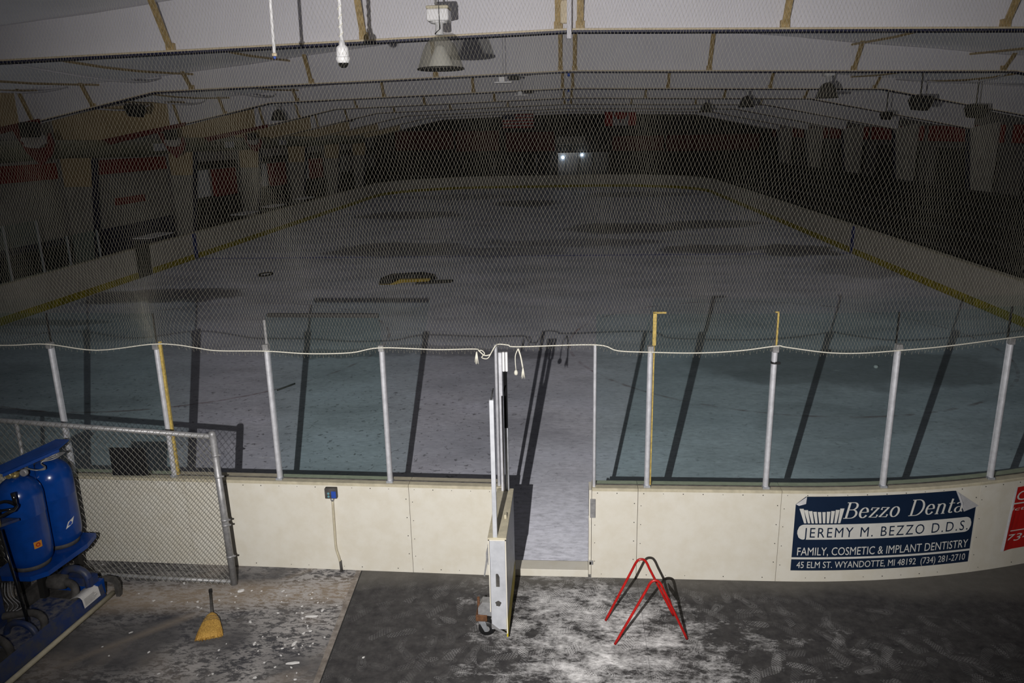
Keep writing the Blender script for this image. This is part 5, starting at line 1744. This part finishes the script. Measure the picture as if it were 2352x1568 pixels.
m = MB()
m.extr([(-4.9, 24.45), (-3.8, 24.7), (-3.75, 25.0), (-4.3, 24.95), (-4.9, 24.75)], 0.031, 0.09, 'z')
tag(m.build('rubber_strip', M['black'], None, (-4.3, 24.7, 0.03)), 'flat dark rubber strip beside the crumpled yellow mat on the rink', 'strip')
m = MB().tube([(-10.6 + 0.22 * cos(2 * pi * i / 16), 26.4 + 0.35 * sin(2 * pi * i / 16), 0.06) for i in range(16)], 0.03, 6, closed=True)
tag(m.build('rubber_ring', M['dark'], None, (-10.6, 26.4, 0.03)), 'small dark ring lying on the rink at the left', 'ring')
m = MB().tube([(-5.52, 13.75, 0.05), (-5.32, 14.15, 0.05)], 0.018, 8)
tag(m.build('short_tube', M['grime'], None, (-5.42, 13.9, 0.03)), 'short dark tube lying on the ice behind the green pane', 'tube')
m = MB().lathe([(0.005, 0), (0.04, 0.012), (0.048, 0.035), (0.035, 0.06), (0.005, 0.07)], (6.11, 15.3, 0.03), 14)
tag(m.build('white_ball', M['white'], None, (6.11, 15.3, 0.03)), 'small white ball on the rink behind the right-hand panes', 'ball')

# ------------------------------------------------------------------ bleachers at the right
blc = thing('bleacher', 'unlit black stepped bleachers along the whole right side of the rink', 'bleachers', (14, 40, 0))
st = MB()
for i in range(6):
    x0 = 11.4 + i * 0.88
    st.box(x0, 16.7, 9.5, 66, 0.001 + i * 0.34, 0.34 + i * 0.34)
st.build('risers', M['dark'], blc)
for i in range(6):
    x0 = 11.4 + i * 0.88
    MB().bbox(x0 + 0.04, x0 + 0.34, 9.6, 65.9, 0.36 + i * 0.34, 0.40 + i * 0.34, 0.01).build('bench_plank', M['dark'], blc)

# left side: dark team bench shelter mass and pale tables
tb = thing('team_bench', 'low black team bench behind the left side board', 'bench', (-16.4, 22, 0))
MB().box(-17.4, -16.0, 15.5, 26.0, 0.001, 0.48).build('seat', M['dark'], tb)
MB().box(-17.5, -17.3, 15.5, 26.0, 0.48, 1.25).build('backrest', M['dark'], tb)
for i, (x, y) in enumerate([(-15.9, 29.0), (-15.8, 37.5), (-15.8, 41.5), (-15.8, 46.5)]):
    t_ = thing('side_table', ['pale tabletop peeking over the left board before the blue stripe', 'pale tabletop over the left board beyond the blue stripe', 'pale tabletop farther along the left board', 'farthest pale tabletop behind the left board'][i], 'table', (x, y, 0), 'pale tables behind the left board')
    MB().bbox(x - 0.35, x + 0.35, y - 0.9, y + 0.9, 1.12, 1.16, 0.005).build('tabletop', M['white'], t_)
    for sx in (-0.28, 0.28):
        for sy in (-0.8, 0.8):
            MB().tube([(x + sx, y + sy, 0), (x + sx, y + sy, 1.12)], 0.02, 6).build('leg', M['dark'], t_)

# ------------------------------------------------------------------ far end
def flag(x0, x1, z0, z1, y, lab, us):
    f_ = thing('flag', lab, 'flag', ((x0 + x1) / 2, y, z0), 'flags at the far end')
    def cloth(m, u0, u1, w0, w1, off):
        n = 10
        vs_ = []
        for i in range(n + 1):
            u = u0 + (u1 - u0) * i / n
            yy = y + 0.06 * sin(u * 14) - off
            X = x0 + (x1 - x0) * u
            vs_ += [(X, yy, z0 + (z1 - z0) * w0), (X, yy, z0 + (z1 - z0) * w1), (X, yy + 0.01, z0 + (z1 - z0) * w1), (X, yy + 0.01, z0 + (z1 - z0) * w0)]
        fs = [(0, 1, 2, 3)] + [(4 * i + k, 4 * i + (k + 1) % 4, 4 * i + 4 + (k + 1) % 4, 4 * i + 4 + k) for i in range(n) for k in range(4)]
        m.add(vs_, fs)
        return m
    cloth(MB(), 0, 1, 0, 1, 0).build('cloth', M['flagwhite'], f_)
    if us:
        s_ = MB()
        for i in range(7):
            cloth(s_, 0, 1, 2 * i / 13, (2 * i + 1) / 13, 0.02)
        s_.build('red_stripes', M['flagred'], f_)
        cloth(MB(), 0, 0.40, 6 / 13, 1, 0.04).build('canton', M['flagblue'], f_)
        st_ = MB()
        for i in range(6):
            for j in range(4):
                q0 = x0 + (x1 - x0) * (0.04 + 0.06 * i)
                w0 = z0 + (z1 - z0) * (0.52 + 0.11 * j)
                st_.box(q0, q0 + 0.05, y - 0.14, y - 0.12, w0, w0 + 0.05)
        st_.build('stars', M['flagwhite'], f_)
    else:
        cloth(MB(), 0, 0.25, 0, 1, 0.02).build('red_bar', M['flagred'], f_)
        cloth(MB(), 0.75, 1, 0, 1, 0.02).build('red_bar', M['flagred'], f_)
        cx, cz, R_ = (x0 + x1) / 2, (z0 + z1) / 2, (z1 - z0) * 0.36
        leaf = [(0, 1), (0.15, 0.62), (0.38, 0.75), (0.30, 0.32), (0.55, 0.5), (0.62, 0.38), (0.95, 0.36), (0.82, 0.12), (0.95, 0.02), (0.5, -0.38), (0.55, -0.52), (0.06, -0.45), (0.05, -0.9)]
        leaf = leaf + [(-a_, b_) for a_, b_ in reversed(leaf[1:])]
        MB().extr([(cx + a_ * R_, cz + b_ * R_) for a_, b_ in leaf], y - 0.12, y - 0.10).build('maple_leaf', M['flagred'], f_)
    MB().tube([(x0, y, z1 + 0.02), (x1, y, z1 + 0.02)], 0.03, 6).build('hanging_bar', M['dark'], f_)
flag(-5.15, -2.70, 5.05, 6.60, 64, 'striped flag with navy canton hanging at the far end', True)
flag(2.90, 5.35, 5.05, 6.60, 64, 'red and white maple leaf flag hanging at the far end', False)
for i, (x0, x1, z0, z1) in enumerate([(-15.8, -10.4, 3.3, 5.0), (-10.2, -6.2, 3.1, 4.9), (-5.6, -1.2, 3.0, 4.7), (4.0, 8.6, 2.9, 4.2), (8.8, 17.0, 2.8, 4.2)]):
    m = MB().bbox(x0, x1, 72.86, 72.995, z0, z1, 0.01)
    tag(m.build('fascia_panel', M['redfar'], None, ((x0 + x1) / 2, 72.93, z0)), ['leftmost dim red fascia panel on the far wall', 'dim red fascia panel left of the striped flag on the far wall', 'dim red fascia panel below the striped flag', 'dim red fascia panel below the maple leaf flag', 'rightmost dim red fascia panel on the far wall'][i], 'panel', 'red panels on the far wall')
m = MB().bbox(-1.1, 1.6, 72.80, 72.95, 3.55, 4.25, 0.01)
tag(m.build('notice_board', M['column'], None, (0.2, 72.87, 3.6)), 'pale notice board above the bright far windows', 'notice board')
m = MB().bbox(-1.2, 2.4, 66.0, 66.4, 5.0, 5.6, 0.02)
sb_ = tag(m.build('scoreboard', M['dark'], None, (0.6, 66.2, 5.0)), 'dark unlit scoreboard hanging between the two flags', 'scoreboard')
for x in (-0.8, 2.0):
    MB().tube([(x, 66.2, 5.58), (x, 66.2, zceil(x, 66.2) + 0.05)], 0.015, 6).build('hanging_cable', M['dark'], sb_)
# window strip; the bulbs and pale panel behind are added to make its glare
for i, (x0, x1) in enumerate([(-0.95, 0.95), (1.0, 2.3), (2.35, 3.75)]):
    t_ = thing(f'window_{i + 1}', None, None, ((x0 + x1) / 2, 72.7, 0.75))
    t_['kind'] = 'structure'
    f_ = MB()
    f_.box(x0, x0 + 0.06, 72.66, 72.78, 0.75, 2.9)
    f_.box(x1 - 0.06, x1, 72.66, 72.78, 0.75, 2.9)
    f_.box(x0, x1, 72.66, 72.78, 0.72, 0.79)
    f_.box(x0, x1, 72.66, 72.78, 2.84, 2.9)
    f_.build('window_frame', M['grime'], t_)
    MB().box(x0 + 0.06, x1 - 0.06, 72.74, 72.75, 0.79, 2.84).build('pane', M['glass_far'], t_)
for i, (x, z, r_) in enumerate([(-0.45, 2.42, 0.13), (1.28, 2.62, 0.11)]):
    t_ = thing('glare_bulb', ['bright bluish bulb added as glare behind the left far window', 'smaller bluish bulb added as glare behind the middle far window'][i], 'lamp', (x, 72.9, z), 'glare bulbs added behind the far windows')
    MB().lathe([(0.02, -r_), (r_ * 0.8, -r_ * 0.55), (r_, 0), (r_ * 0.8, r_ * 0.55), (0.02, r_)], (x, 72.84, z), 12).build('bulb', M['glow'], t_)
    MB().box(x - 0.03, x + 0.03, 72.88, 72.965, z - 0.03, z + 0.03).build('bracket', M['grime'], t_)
struct(MB().box(-0.9, 3.7, 72.965, 72.995, 0.78, 2.86).build('glare_backing', M['wall'], None, (1.4, 72.98, 0.78)))  # pale panel added to catch the glow of the bulbs
# far glass above the far boards
for i in range(7):
    x0 = -6.4 + i * 1.24
    g = thing('safety_glass', f'dim end glass pane on the far board, {ORD[i]} from the left', 'glass pane', (x0 + 0.6, YF + 0.08, 1.07), 'end glass at the far board')
    MB().box(x0 + 0.02, x0 + 1.2, YF + 0.075, YF + 0.085, 1.071, 2.6).build('pane', M['glass_clear'], g)
    MB().box(x0 - 0.02, x0 + 0.02, YF + 0.06, YF + 0.10, 1.071, 2.6).build('upright', M['galv'], g)
